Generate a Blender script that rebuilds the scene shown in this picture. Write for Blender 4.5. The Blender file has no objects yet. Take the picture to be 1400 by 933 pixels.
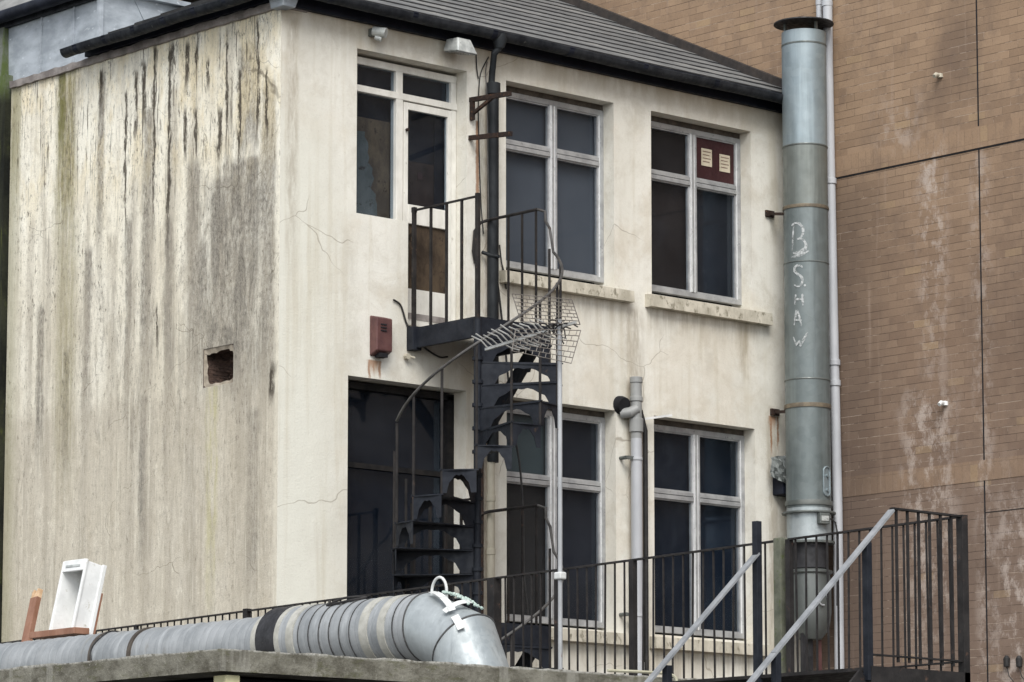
import bpy, bmesh, math, random
from mathutils import Vector, Matrix
random.seed(7)
scn = bpy.context.scene
COL = scn.collection
PI = math.pi
# ------------------------------------------------------------------ camera model (fitted to the photograph)
F, YAW, PITCH, CY = 4968.7, 0.732282, 0.129299, 629.15
CAM = Vector((-20.7857, -26.3798, 1.6))
FW = Vector((math.sin(YAW)*math.cos(PITCH), math.cos(YAW)*math.cos(PITCH), math.sin(PITCH)))
RT = Vector((math.cos(YAW), -math.sin(YAW), 0)); UP = RT.cross(FW)
def hit(px, py, ax, v):
    """the point of the real plane axis=v that is seen at photo position px,py"""
    d = RT*((px-700)/F) + UP*((CY-py)/F) + FW
    return CAM + d*((v-CAM[ax])/d[ax])
V = lambda x, y, z: Vector((x, y, z))

# ------------------------------------------------------------------ mesh builder
class MB:
    def __init__(s): s.v = []; s.f = []
    def face(s, pts):
        i = len(s.v); s.v += [tuple(p) for p in pts]; s.f.append(tuple(range(i, i+len(pts))))
    def hexa(s, p):
        i = len(s.v); s.v += [tuple(q) for q in p]
        for f in ((0,3,2,1),(4,5,6,7),(0,1,5,4),(1,2,6,5),(2,3,7,6),(3,0,4,7)): s.f.append(tuple(i+k for k in f))
    def box(s, x0, x1, y0, y1, z0, z1):
        x0,x1=sorted((x0,x1)); y0,y1=sorted((y0,y1)); z0,z1=sorted((z0,z1))
        s.hexa([(x0,y0,z0),(x1,y0,z0),(x1,y1,z0),(x0,y1,z0),(x0,y0,z1),(x1,y0,z1),(x1,y1,z1),(x0,y1,z1)])
    def obox(s, c, a, b, d):      # centre + three half-axis vectors
        c=Vector(c); s.hexa([c-a-b-d,c+a-b-d,c+a+b-d,c-a+b-d,c-a-b+d,c+a-b+d,c+a+b+d,c-a+b+d])
    def bar(s, p, q, w, t, up=None):   # rectangular bar p->q
        p=Vector(p); q=Vector(q); d=(q-p).normalized()
        up = Vector(up) if up else (V(0,0,1) if abs(d.z)<.95 else V(1,0,0))
        a=d.cross(up).normalized(); b=a.cross(d).normalized()
        s.obox((p+q)/2, a*w/2, b*t/2, (q-p)/2)
    def tube(s, pts, r, n=10, cap=True):
        pts=[Vector(p) for p in pts]; rs = r if isinstance(r,(list,tuple)) else [r]*len(pts)
        t0=(pts[1]-pts[0]).normalized()
        ref = V(0,0,1) if abs(t0.z)<.9 else V(1,0,0)
        nrm = t0.cross(ref).normalized(); rings=[]
        for k,p in enumerate(pts):
            if k==0: t=t0
            elif k==len(pts)-1: t=(pts[k]-pts[k-1]).normalized()
            else: t=((pts[k+1]-p).normalized()+(p-pts[k-1]).normalized()).normalized()
            nrm=(nrm-t*nrm.dot(t)).normalized(); b=t.cross(nrm)
            i=len(s.v)
            for j in range(n):
                a=2*PI*j/n; s.v.append(tuple(p+(nrm*math.cos(a)+b*math.sin(a))*rs[k]))
            rings.append(i)
        for k in range(len(rings)-1):
            for j in range(n):
                s.f.append((rings[k]+j, rings[k]+(j+1)%n, rings[k+1]+(j+1)%n, rings[k+1]+j))
        if cap:
            s.f.append(tuple(rings[0]+j for j in range(n))[::-1]); s.f.append(tuple(rings[-1]+j for j in range(n)))
    def prism(s, pts, ext):
        ext=Vector(ext); n=len(pts); i=len(s.v)
        s.v += [tuple(Vector(p)) for p in pts] + [tuple(Vector(p)+ext) for p in pts]
        s.f.append(tuple(range(i,i+n))); s.f.append(tuple(range(i+2*n-1,i+n-1,-1)))
        for k in range(n): s.f.append((i+k, i+(k+1)%n, i+n+(k+1)%n, i+n+k))
    def lathe(s, c, prof, n=32):       # profile (r,z) about a vertical axis
        c=Vector(c); i=len(s.v); m=len(prof)
        for j in range(n):
            a=2*PI*j/n
            for r,z in prof: s.v.append((c.x+r*math.cos(a), c.y+r*math.sin(a), c.z+z))
        for j in range(n):
            for k in range(m-1):
                a=i+j*m+k; b=i+((j+1)%n)*m+k; s.f.append((a,b,b+1,a+1))
    def ring(s,x0,x1,y0,y1,z0,z1,w):
        o=[(x0,z0),(x1,z0),(x1,z1),(x0,z1)]; i=[(x0+w,z0+w),(x1-w,z0+w),(x1-w,z1-w),(x0+w,z1-w)]; b=len(s.v)
        for y in (y0,y1): s.v += [(a,y,c) for a,c in o]+[(a,y,c) for a,c in i]
        for k in range(4):
            n=(k+1)%4
            for f in ((k,n,4+n,4+k),(8+k,8+n,12+n,12+k),(k,n,8+n,8+k),(4+k,4+n,12+n,12+k)): s.f.append(tuple(b+q for q in f))
    def build(s, name, mat, parent=None, smooth=False, bevel=0):
        me=bpy.data.meshes.new(name); me.from_pydata(s.v,[],s.f)
        bm=bmesh.new(); bm.from_mesh(me)
        if smooth: bmesh.ops.remove_doubles(bm,verts=bm.verts[:],dist=.0002)
        bmesh.ops.recalc_face_normals(bm,faces=bm.faces[:])
        if smooth:
            for f in bm.faces: f.smooth=True
            for e in bm.edges:
                if len(e.link_faces)==2 and e.calc_face_angle(0)>.6: e.smooth=False
        bm.to_mesh(me); bm.free()
        me.materials.append(mat); o=bpy.data.objects.new(name,me); COL.objects.link(o)
        if parent:
            o.parent=parent; w=Vector((0,0,0)); q=parent
            while q: w+=q.location; q=q.parent
            o.location=-w
        if bevel:
            b=o.modifiers.new('Bevel','BEVEL'); b.width=bevel; b.segments=2; b.limit_method='ANGLE'
        return o
def thing(name, label, cat, loc=(0,0,0), group=None):
    o=bpy.data.objects.new(name,None); COL.objects.link(o); o.location=loc; o.empty_display_size=.1
    return tag(o,label,cat,group)
def tag(o,label,cat,group=None):
    o['label']=label; o['category']=cat
    if group: o['group']=group
    return o
def struct(o): o['kind']='structure'; return o

# ------------------------------------------------------------------ shader helper
def rgb(c): return (c[0],c[1],c[2],1)
class SH:
    def __init__(s,name,rough=.7,metal=0,spec=.4):
        s.m=bpy.data.materials.new(name); s.m.use_nodes=True; s.t=s.m.node_tree
        s.b=s.t.nodes['Principled BSDF']; s.b.inputs['Roughness'].default_value=rough
        s.b.inputs['Metallic'].default_value=metal; s.b.inputs['Specular IOR Level'].default_value=spec
        tc=s.node('ShaderNodeTexCoord'); s.P=tc.outputs['Object']
        sx=s.node('ShaderNodeSeparateXYZ'); s.t.links.new(s.P,sx.inputs[0]); s.x,s.y,s.z=sx.outputs
    def node(s,t): return s.t.nodes.new(t)
    def set(s,inp,v):
        if isinstance(v,bpy.types.NodeSocket): s.t.links.new(v,inp)
        elif isinstance(v,(tuple,list)) and len(v)==3 and inp.type=='RGBA': inp.default_value=rgb(v)
        else: inp.default_value=v
    def m_(s,op,a,b=0.,c=None,clamp=False):
        n=s.node('ShaderNodeMath'); n.operation=op; n.use_clamp=clamp; s.set(n.inputs[0],a); s.set(n.inputs[1],b)
        if c is not None: s.set(n.inputs[2],c)
        return n.outputs[0]
    def add(s,a,b): return s.m_('ADD',a,b)
    def mul(s,a,b): return s.m_('MULTIPLY',a,b)
    def sub(s,a,b): return s.m_('SUBTRACT',a,b)
    def mx(s,a,b): return s.m_('MAXIMUM',a,b)
    def rng(s,v,a,b,c=0.,d=1.,smooth=True):
        n=s.node('ShaderNodeMapRange'); n.clamp=True
        if smooth: n.interpolation_type='SMOOTHSTEP'
        for i,k in enumerate((v,a,b,c,d)): s.set(n.inputs[i],k)
        return n.outputs[0]
    def vec(s,x,y,z):
        n=s.node('ShaderNodeCombineXYZ')
        for i,k in enumerate((x,y,z)): s.set(n.inputs[i],k)
        return n.outputs[0]
    def scale(s,sx,sy,sz,off=0.):
        n=s.node('ShaderNodeMapping'); s.t.links.new(s.P,n.inputs['Vector'])
        n.inputs['Scale'].default_value=(sx,sy,sz); n.inputs['Location'].default_value=(off,off*.7,off*1.3); return n.outputs[0]
    def noise(s,vec=None,scale=5.,det=4.,rough=.55,dist=0.):
        n=s.node('ShaderNodeTexNoise'); s.t.links.new(vec or s.P,n.inputs['Vector'])
        n.inputs['Scale'].default_value=scale; n.inputs['Detail'].default_value=det
        n.inputs['Roughness'].default_value=rough; n.inputs['Distortion'].default_value=dist
        return n.outputs['Fac']
    def voro(s,vec=None,scale=5.,feat='DISTANCE_TO_EDGE'):
        n=s.node('ShaderNodeTexVoronoi'); n.feature=feat; s.t.links.new(vec or s.P,n.inputs['Vector']); n.inputs['Scale'].default_value=scale
        return n.outputs['Distance']
    def mix(s,f,a,b,mode='MIX'):
        n=s.node('ShaderNodeMix'); n.data_type='RGBA'; n.blend_type=mode
        s.set(n.inputs[0],f); s.set(n.inputs[6],a); s.set(n.inputs[7],b); return n.outputs[2]
    def color(s,c): s.set(s.b.inputs['Base Color'],c)
    def bump(s,h,strength=.3,dist=.01):
        n=s.node('ShaderNodeBump'); n.inputs['Strength'].default_value=strength; n.inputs['Distance'].default_value=dist
        s.set(n.inputs['Height'],h); s.t.links.new(n.outputs[0],s.b.inputs['Normal'])
    def rough(s,v): s.set(s.b.inputs['Roughness'],v)
    def streak(s,yw,zz,yc,w,zt,zb,soft=.25,top=.06):
        d=s.m_('ABSOLUTE',s.sub(yw,yc))
        a=s.rng(d,w,w*.35); b=s.rng(zz,zt+top,zt-top); c=s.rng(zz,zb-soft,zb+soft)
        return s.mul(s.mul(a,b),c)
def simple(name,c1,c2,scale=6.,rough=.6,metal=0.,bump=.15,stretch=(1,1,1),c3=None,f3=.62,spec=.4,rvar=.15,dist=.004):
    s=SH(name,rough,metal,spec); v=s.scale(*stretch)
    n=s.noise(v,scale,6.,.6); col=s.mix(s.rng(n,.32,.68),c1,c2)
    if c3:
        n2=s.noise(s.scale(*stretch,off=3.1),scale*2.3,5.,.65); col=s.mix(s.rng(n2,f3,f3+.12),col,c3)
    s.color(col); s.bump(s.noise(v,scale*8,4.,.6),bump,dist)
    s.rough(s.rng(s.noise(v,scale*3,3.),.3,.7,max(.05,rough-rvar),min(1,rough+rvar)))
    return s.m

# ------------------------------------------------------------------ wall materials
def gy(px,py=300): return hit(px,py,0,0).y
def gz(px,py): return hit(px,py,0,0).z
def mat_gable():
    s=SH('stained_render',.9,0,.2)
    fine=s.noise(s.scale(1,1,1),38.,6.,.7)
    wob=s.noise(s.scale(1,1,.55),2.2,3.,.5); wob2=s.noise(s.scale(1,1,.30),20.,4.,.7)
    yw=s.add(s.y, s.add(s.mul(s.sub(wob,.5),.10), s.mul(s.sub(wob2,.5),.12)))
    big=s.noise(s.scale(1,1,.4,1.3),1.3,4.,.55)
    base=s.mix(s.rng(big,.3,.7),(.80,.745,.605),(.90,.87,.76))
    # lower part greyer, older coat of paint
    tide=s.add(s.z,s.add(s.mul(s.sub(s.noise(s.scale(1,2,1),1.6,2.),.5),.35),s.mul(s.y,-.03)))
    low=s.rng(tide,6.78,6.60); base=s.mix(s.mul(low,.72),base,(.50,.455,.375))
    base=s.mix(s.rng(s.z,8.9,6.9,0,.35),base,(.52,.48,.40))  # gradually greyer down the wall
    # broad vertical washes
    wash=s.noise(s.scale(1,5.5,.22),1.,5.,.6); base=s.mix(s.rng(wash,.46,.72,0,.62),base,(.40,.355,.28))
    wash2=s.noise(s.scale(1,13,.5,4.),1.,5.,.65); base=s.mix(s.rng(wash2,.54,.78,0,.5),base,(.30,.27,.22))
    blot=s.noise(s.scale(1,1.3,.6,11.),3.2,7.,.7,.6); base=s.mix(s.rng(blot,.50,.68,0,.42),base,(.42,.37,.28)); blot2=s.noise(s.scale(1,1.2,.8,14.),9.,6.,.75); base=s.mix(s.rng(blot2,.52,.66,0,.35),base,(.88,.84,.72))
    wash3=s.noise(s.scale(1,9,.3,9.),1.,4.,.6); base=s.mix(s.rng(wash3,.58,.75,0,.35),base,(.84,.81,.70))
    # grey weathering patches
    def P(px,w,yt,yb,soft=.25,top=.06):   # photo column -> world streak
        k=1/98.; pm=(yt+yb)/2
        return s.streak(yw,s.z,gy(px,pm),w*k,gz(px,yt),gz(px,yb),soft,top)
    grey=None
    for a in ((335,34,215,330,.15),(318,52,240,520,.35),(264,16,222,360,.3),(366,16,110,540,.3),(200,11,150,520,.5),(175,8,300,560,.5),(270,22,330,520,.4),(137,8,100,330,.5),(230,10,300,520,.4),(340,22,60,200,.3),(120,9,340,560,.4),(195,10,540,760,.5),(345,14,560,800,.5),(55,10,420,620,.5),(90,8,480,640,.4)):
        g=P(*a); grey=g if grey is None else s.mx(grey,g)
    gn=s.noise(s.scale(1,1.6,.8),16.,6.,.75); grey=s.mul(grey,s.rng(gn,.34,.60,.50,1.))
    base=s.mix(s.mul(grey,.90),base,s.mix(s.rng(s.noise(s.scale(1,1.3,.8,2.),34.,6.,.8),.46,.66),s.mix(s.rng(s.noise(s.scale(1,1,1,5.),4.,5.,.7),.4,.6),(.30,.275,.235),(.20,.185,.16)),(.085,.075,.062)))
    soft=None
    for a in ((262,14,180,860,.6),(232,12,120,860,.6),(205,12,150,860,.6),(178,10,240,860,.6),(330,16,500,860,.5),(150,9,320,860,.6),(115,7,300,800,.6),(38,9,300,860,.6),(64,6,330,860,.6),(300,8,300,500,.4),(360,12,480,800,.5)):
        g=P(*a); soft=g if soft is None else s.mx(soft,g)
    soft=s.mul(soft,s.rng(s.noise(s.scale(1,4,.5,3.),2.,6.,.7),.34,.62,.15,1.)); base=s.mix(s.mul(soft,.55),base,(.33,.295,.24))
    mid=s.mul(s.rng(s.z,9.3,8.2),s.rng(s.noise(s.scale(1,1,.5,21.),1.5,6.,.7),.38,.62,.1,1.)); base=s.mix(s.mul(mid,.35),base,(.48,.43,.34))
    rn=s.noise(s.scale(1,3.6,.75,17.),2.0,7.,.72,.5)
    reg=s.streak(s.add(yw,s.mul(s.sub(s.noise(s.scale(1,1,.4,3.),6.,3.),.5),.12)),s.add(s.z,s.mul(s.sub(s.noise(s.scale(1,5,0.01,2.),1.6,3.),.5),.30)),gy(318,380),.72,gz(318,222),gz(318,520),.4,.03)
    reg=s.mul(reg,s.rng(rn,.43,.56,.08,1.)); base=s.mix(s.mul(reg,.78),base,s.mix(s.rng(s.noise(s.scale(1,1.4,.9,12.),26.,6.,.8),.42,.62),(.25,.23,.195),(.075,.065,.052)))
    reg2=s.mul(s.streak(yw,s.z,gy(275,150),1.15,gz(275,55),gz(275,240),.3,.15),s.rng(s.noise(s.scale(1,4.5,1.1,23.),2.6,7.,.78,.4),.57,.63)); base=s.mix(s.mul(reg2,.85),base,(.11,.092,.070))
    reg3=s.mul(s.streak(yw,s.z,gy(185,520),1.4,gz(185,330),gz(185,640),.6,.4),s.rng(s.noise(s.scale(1,3.,.8,29.),2.2,7.,.75,.4),.50,.62)); base=s.mix(s.mul(reg3,.5),base,(.27,.245,.205))
    warm=s.mul(s.rng(s.z,8.4,9.6),s.rng(s.noise(s.scale(1,2,.8,33.),1.8,5.,.65),.45,.62)); base=s.mix(s.mul(warm,.5),base,(.74,.62,.38))
    # green and ochre algae
    gr=s.mx(P(90,24,92,330,.7),s.mul(P(90,26,300,620,1.),.6)); gr=s.mul(gr,s.rng(s.noise(s.scale(1,9,1.2),2.4,5.,.7),.3,.6,.5,1.))
    base=s.mix(s.mul(gr,.9),base,s.mix(s.rng(s.noise(s.scale(1,6,2,8.),6.,5.,.75),.45,.6),(.27,.235,.11),(.14,.125,.045)))
    gr2=P(289,12,528,800,.9,.03); gr2=s.mul(gr2,s.rng(s.noise(s.scale(1,7,1.1,51.),2.4,6.,.72),.36,.62,.1,1.)); base=s.mix(s.mul(gr2,.6),base,(.45,.42,.20))
    gr3=P(22,12,118,260,.6); base=s.mix(s.mul(gr3,.6),base,(.28,.25,.14))
    gr4=s.mul(P(84,7,100,200,.3,.02),.8); base=s.mix(gr4,base,(.13,.125,.03))
    lw=s.noise(s.scale(1,7,.8,31.),1.4,7.,.75); base=s.mix(s.mul(s.rng(lw,.50,.66,0,.55),s.rng(s.z,8.6,7.4)),base,(.36,.325,.26))
    lw2=s.noise(s.scale(1,10,.45,37.),1.4,6.,.7); base=s.mix(s.mul(s.rng(lw2,.54,.68,0,.6),s.rng(s.z,8.0,7.0)),base,(.70,.66,.55))
    sm=s.noise(s.scale(1,3.4,1.4,41.),5.,6.,.78); base=s.mix(s.mul(s.rng(sm,.60,.68,0,.7),s.rng(s.z,9.,7.6,.2,1.)),base,(.17,.15,.12))
    # thin black runs
    blk=None
    for a in ((211,3.2,62,300,.5),(231,3.2,62,330,.5),(172,2.6,125,330,.6),(310,2.6,42,200,.4),(327,2.6,95,235,.3),(352,2.6,28,190,.3),(197,5,85,165,.15),(186,3.5,100,190,.2),(256,5,58,120,.12),(268,3,62,100,.1),(235,4,58,100,.1),(137,4,95,150,.15),(364,3,95,190,.2),(253,3.5,150,215,.1),(268,3.5,150,215,.1),(300,4,150,220,.15),(283,2.4,82,120,.1),(372,6,500,545,.1),(215,2.2,420,480,.3)):
        g=P(*a); blk=g if blk is None else s.mx(blk,g)
    bn=s.noise(s.scale(1,2.2,.55),11.,5.,.7); blk=s.mul(blk,s.rng(bn,.34,.46,.1,1.))
    blk2=s.mul(s.rng(s.noise(s.scale(1,3.5,1.0,7.),9.,5.,.8),.60,.65),s.rng(s.z,5.6,9.4,.6,1.))
    blk3=s.mul(s.rng(s.noise(s.scale(1,14,.7,2.),2.2,5.,.75),.57,.64),s.rng(s.z,7.8,9.8,.12,.95))
    base=s.mix(s.mul(s.mx(blk3,s.mx(blk,s.mul(blk2,.85))),.95),base,(.050,.040,.030))
    # hair cracks
    pit=s.noise(s.scale(1,1.7,.75,61.),15.,6.,.8); pm=s.rng(s.noise(s.scale(1,2.2,.5,67.),1.7,5.,.65),.42,.60,.12,1.)
    base=s.mix(s.mul(s.mul(s.rng(pit,.53,.62),pm),s.rng(s.z,5.2,8.2,.35,.85)),base,(.115,.10,.080))
    pit2=s.noise(s.scale(1,1.4,.8,71.),7.,7.,.78); base=s.mix(s.rng(pit2,.50,.64,0,.38),base,(.40,.36,.285))
    cv=s.voro(s.vec(s.x,s.add(s.y,s.mul(s.sub(s.noise(None,2.,3.),.5),.6)),s.mul(s.add(s.z,s.mul(s.sub(s.noise(None,1.6,3.),.5),.6)),1.5)),.75)
    crack=s.mul(s.rng(cv,.004,.001),s.rng(s.noise(s.scale(1,1,1,5.),1.1,2.),.5,.58)); base=s.mix(s.mul(crack,.6),base,(.12,.10,.07))
    # corner: damp left edge
    base=s.mix(s.rng(s.y,4.22,4.46,0,.5),base,(.22,.21,.11))
    cor=s.rng(s.add(s.y,s.mul(s.sub(wob2,.5),.1)),.09,.03,0,.35); base=s.mix(cor,base,(.78,.74,.62))
    base=s.mix(s.rng(fine,.52,.72,0,.30),base,(.25,.22,.17))
    s.color(base); hgt=s.add(s.mul(s.noise(s.scale(1,1,1),60.,5.,.7),.6),s.add(s.mul(s.noise(None,6.,4.),1.2),s.mul(s.sub(1.,blk),.5)))
    s.bump(hgt,.55,.012); return s.m
def mat_facade():
    s=SH('cream_render',.88,0,.25)
    big=s.noise(s.scale(1,1,.6),1.1,5.,.6); base=s.mix(s.rng(big,.3,.7),(.635,.612,.54),(.765,.745,.675))
    m1=s.noise(s.scale(1,1,1,6.),2.6,7.,.72,.4); base=s.mix(s.rng(m1,.44,.66,0,.5),base,(.50,.46,.38)); m2=s.noise(s.scale(1.2,1,.8,9.),4.4,6.,.7,.3); base=s.mix(s.rng(m2,.52,.66,0,.45),base,(.78,.76,.69)); m3=s.noise(s.scale(1,1,1,15.),1.3,5.,.65); base=s.mix(s.rng(m3,.48,.62,0,.25),base,(.60,.52,.40))
    # cooler pale grey area near the left corner
    base=s.mix(s.mul(s.rng(s.x,1.1,.25),s.rng(s.z,9.9,8.6)),base,(.70,.69,.61))
    wash=s.noise(s.scale(6,1,.35),1.,5.,.6); base=s.mix(s.rng(wash,.48,.72,0,.5),base,(.50,.45,.34))
    wash3=s.noise(s.scale(3,1,.9,9.),1.,5.,.65); base=s.mix(s.rng(wash3,.52,.75,0,.45),base,(.56,.53,.46))
    xw=s.add(s.x,s.mul(s.sub(s.noise(None,9.,4.,.7),.5),.06))
    def P(x,w,zt,zb,soft=.2,top=.04): return s.streak(xw,s.z,x,w,zt,zb,soft,top)
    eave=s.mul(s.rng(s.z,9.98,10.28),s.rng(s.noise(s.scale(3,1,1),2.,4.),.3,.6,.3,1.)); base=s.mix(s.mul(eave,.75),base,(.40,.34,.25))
    dirt=None
    for a in ((.14,.10,10.2,8.0,.8),(2.62,.10,9.8,7.3,.8),(2.52,.07,9.9,4.6,1.5),(4.6,.16,7.92,6.6,.6),(4.62,.12,6.8,4.4,.6),(3.1,.10,7.95,7.4,.3),(6.2,.1,7.95,7.4,.3),(6.62,.12,7.1,4.2,1.),(5.2,.1,4.5,3.9,.3),(3.2,.1,4.5,3.9,.3)):
        g=P(*a); dirt=g if dirt is None else s.mx(dirt,g)
    dirt=s.mul(dirt,s.rng(s.noise(s.scale(7,1,1.4),2.,5.,.7),.32,.62)); base=s.mix(s.mul(dirt,.55),base,(.30,.25,.18))
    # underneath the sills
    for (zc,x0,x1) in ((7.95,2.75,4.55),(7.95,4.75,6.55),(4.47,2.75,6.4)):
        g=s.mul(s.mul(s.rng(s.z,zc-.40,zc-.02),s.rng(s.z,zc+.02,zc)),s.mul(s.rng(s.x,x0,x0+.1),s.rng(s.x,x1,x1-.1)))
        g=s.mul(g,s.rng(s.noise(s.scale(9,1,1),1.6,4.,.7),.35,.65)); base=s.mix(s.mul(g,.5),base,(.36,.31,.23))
    rust=None
    for a in ((1.10,.022,7.02,6.84,.06,.01),(1.16,.02,7.02,6.9,.06,.01),(1.23,.02,7.02,6.86,.05,.01),(1.16,.11,7.02,6.93,.08,.01),(6.60,.02,7.0,6.62,.1,.01),(6.70,.02,7.0,6.68,.1,.01),(6.62,.08,7.0,6.9,.1,.01),(2.47,.03,9.55,8.3,.4,.01),(2.47,.03,8.9,8.3,.3,.01)):
        g=P(*a); rust=g if rust is None else s.mx(rust,g)
    base=s.mix(s.mul(rust,.8),base,(.27,.12,.045))
    cv=s.voro(s.vec(s.mul(s.add(s.x,s.mul(s.sub(s.noise(None,1.8,3.,.5),.5),.45)),.7),s.y,s.add(s.z,s.mul(s.sub(s.noise(s.scale(1,1,1,4.),1.8,3.,.5),.5),.4))),.8)
    crack=s.mul(s.rng(cv,.0035,.001),s.rng(s.noise(s.scale(1,1,1,2.5),.9,2.),.50,.56)); base=s.mix(s.mul(crack,.5),base,(.20,.16,.11))
    sp=s.noise(s.scale(1,1,.7),9.,5.,.75); base=s.mix(s.rng(sp,.64,.74,0,.55),base,(.36,.31,.24))
    fine=s.noise(None,45.,5.,.7); base=s.mix(s.rng(fine,.5,.75,0,.22),base,(.36,.32,.25))
    s.color(base); s.bump(s.add(s.noise(None,55.,5.,.7),s.mul(s.noise(None,4.,4.),2.)),.4,.01); return s.m
def mat_brick(name,bw,bh,soldier=False):
    s=SH(name,.9,0,.2)
    n=s.node('ShaderNodeTexBrick'); wj=s.mul(s.sub(s.noise(None,14.,3.),.5),.006)
    s.set(n.inputs['Vector'],s.vec(s.y,s.add(s.z,wj),0.))
    n.inputs['Scale'].default_value=1.; n.inputs['Brick Width'].default_value=bw; n.inputs['Row Height'].default_value=bh
    n.inputs['Mortar Size'].default_value=.0038; n.inputs['Mortar Smooth'].default_value=.3; n.inputs['Bias'].default_value=0.
    n.offset=0. if soldier else .5
    n.inputs['Color1'].default_value=(0,0,0,1); n.inputs['Color2'].default_value=(1,1,1,1); n.inputs['Mortar'].default_value=(.5,.5,.5,1)
    per=n.outputs['Color']; mort=n.outputs['Fac']
    if not soldier:
        fz=s.m_('FRACT',s.m_('DIVIDE',s.add(s.z,wj),bh)); bed=s.mx(s.rng(fz,.055,.03),s.rng(fz,.945,.97)); bed=s.mul(bed,s.rng(s.noise(s.scale(1,1.2,3.5,8.),1.6,4.,.7),.36,.56,.25,1.))
        mort=s.mx(bed,s.mul(mort,s.rng(s.noise(s.scale(1,2,3,5.),1.4,3.,.7),.48,.62,.08,.8)))
    else: mort=s.mul(mort,.35)
    c=s.mix(per,(.200,.137,.100),(.252,.178,.130))
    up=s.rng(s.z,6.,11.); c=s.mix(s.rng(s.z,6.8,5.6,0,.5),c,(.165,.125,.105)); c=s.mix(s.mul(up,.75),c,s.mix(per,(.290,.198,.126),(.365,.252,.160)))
    if soldier: c=s.mix(.45,c,(.33,.225,.145))
    # odd ochre bricks
    sq=s.node('ShaderNodeSeparateColor'); s.set(sq.inputs[0],per)
    c=s.mix(s.rng(sq.outputs[0],.97,.99,0,.3),c,(.36,.26,.14))
    # soot and damp blotches
    b=s.noise(s.scale(1,1,.7),.9,5.,.6); c=s.mix(s.rng(b,.45,.72,0,.6),c,(.125,.088,.068)); bl=s.noise(s.scale(1,1.2,1,5.),2.6,7.,.75); c=s.mix(s.rng(bl,.45,.68,0,.45),c,(.16,.115,.088))
    corner_dark=s.rng(s.y,-1.6,-.55,0,.55); c=s.mix(s.mul(corner_dark,s.rng(s.z,9.8,9.2)),c,(.085,.062,.05))  # darker towards the house corner, below the upper soldier band
    # mortar mostly dark, some joints pale
    pale=s.rng(s.noise(s.scale(1,1,2.5,3.),2.2,5.,.7),.52,.60)
    c=s.mix(s.mul(mort,.62),c,s.mix(pale,(.05,.035,.03),(.42,.34,.27)))
    # efflorescence
    ef=s.mul(s.rng(s.noise(s.scale(1,2.4,1.6,6.),2.3,6.,.75),.46,.62),1.)
    col1=s.mul(s.rng(s.m_('ABSOLUTE',s.sub(s.y,-1.75)),.55,.1),s.mul(s.rng(s.z,7.35,6.9),s.rng(s.z,4.2,5.6,.35,1.)))
    col2=s.mul(s.rng(s.m_('ABSOLUTE',s.sub(s.y,-2.95)),.55,.1),s.rng(s.z,6.6,5.2))
    col3=s.mul(s.rng(s.m_('ABSOLUTE',s.sub(s.y,-1.85)),.30,.05),s.mul(s.rng(s.z,9.9,9.5),s.rng(s.z,7.,9.,.35,1.)))
    col4=s.mul(s.rng(s.m_('ABSOLUTE',s.sub(s.y,-2.5)),.2,.04),s.rng(s.z,9.8,9.3,0,.6))
    col5=s.mul(s.rng(s.m_('ABSOLUTE',s.sub(s.y,-1.4)),.5,.1),s.mul(s.rng(s.z,10.5,10.,0,.5),s.rng(s.z,9.6,9.8)))
    e=s.mul(ef,s.mx(col5,s.mx(s.mx(col1,col2),s.mx(col3,col4))))
    c=s.mix(s.mul(e,.6),c,(.54,.47,.42))
    vs=s.noise(s.scale(1,9,.5,2.),1.,5.,.65); c=s.mix(s.rng(vs,.58,.74,0,.3),c,(.40,.31,.25))
    sp=s.noise(None,60.,4.,.7); c=s.mix(s.rng(sp,.5,.7,0,.25),c,(.08,.055,.045))
    s.color(c); s.bump(s.add(s.mul(s.sub(1.,mort),1.),s.mul(s.noise(None,70.,4.,.7),.35)),.5,.006); return s.m
def mat_mossy_wall():
    s=SH('mossy_dark_wall',.95,0,.15); n=s.noise(s.scale(1,3,.6),2.2,6.,.7)
    c=s.mix(s.rng(n,.3,.7),(.008,.009,.008),(.035,.037,.024)); c=s.mix(s.rng(s.noise(s.scale(1,8,.6,2.),2.,5.,.7),.56,.70,0,.8),c,(.075,.085,.025))
    c=s.mix(s.rng(s.z,10.1,10.35),c,s.mix(s.rng(n,.4,.6),(.16,.17,.15),(.09,.12,.04)))
    s.color(c); s.bump(s.noise(None,30.,5.,.7),.6,.02); return s.m
M={}
M['gable']=mat_gable(); M['facade']=mat_facade()
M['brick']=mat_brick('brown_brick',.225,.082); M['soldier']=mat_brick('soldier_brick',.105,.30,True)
M['mossy']=mat_mossy_wall()
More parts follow.
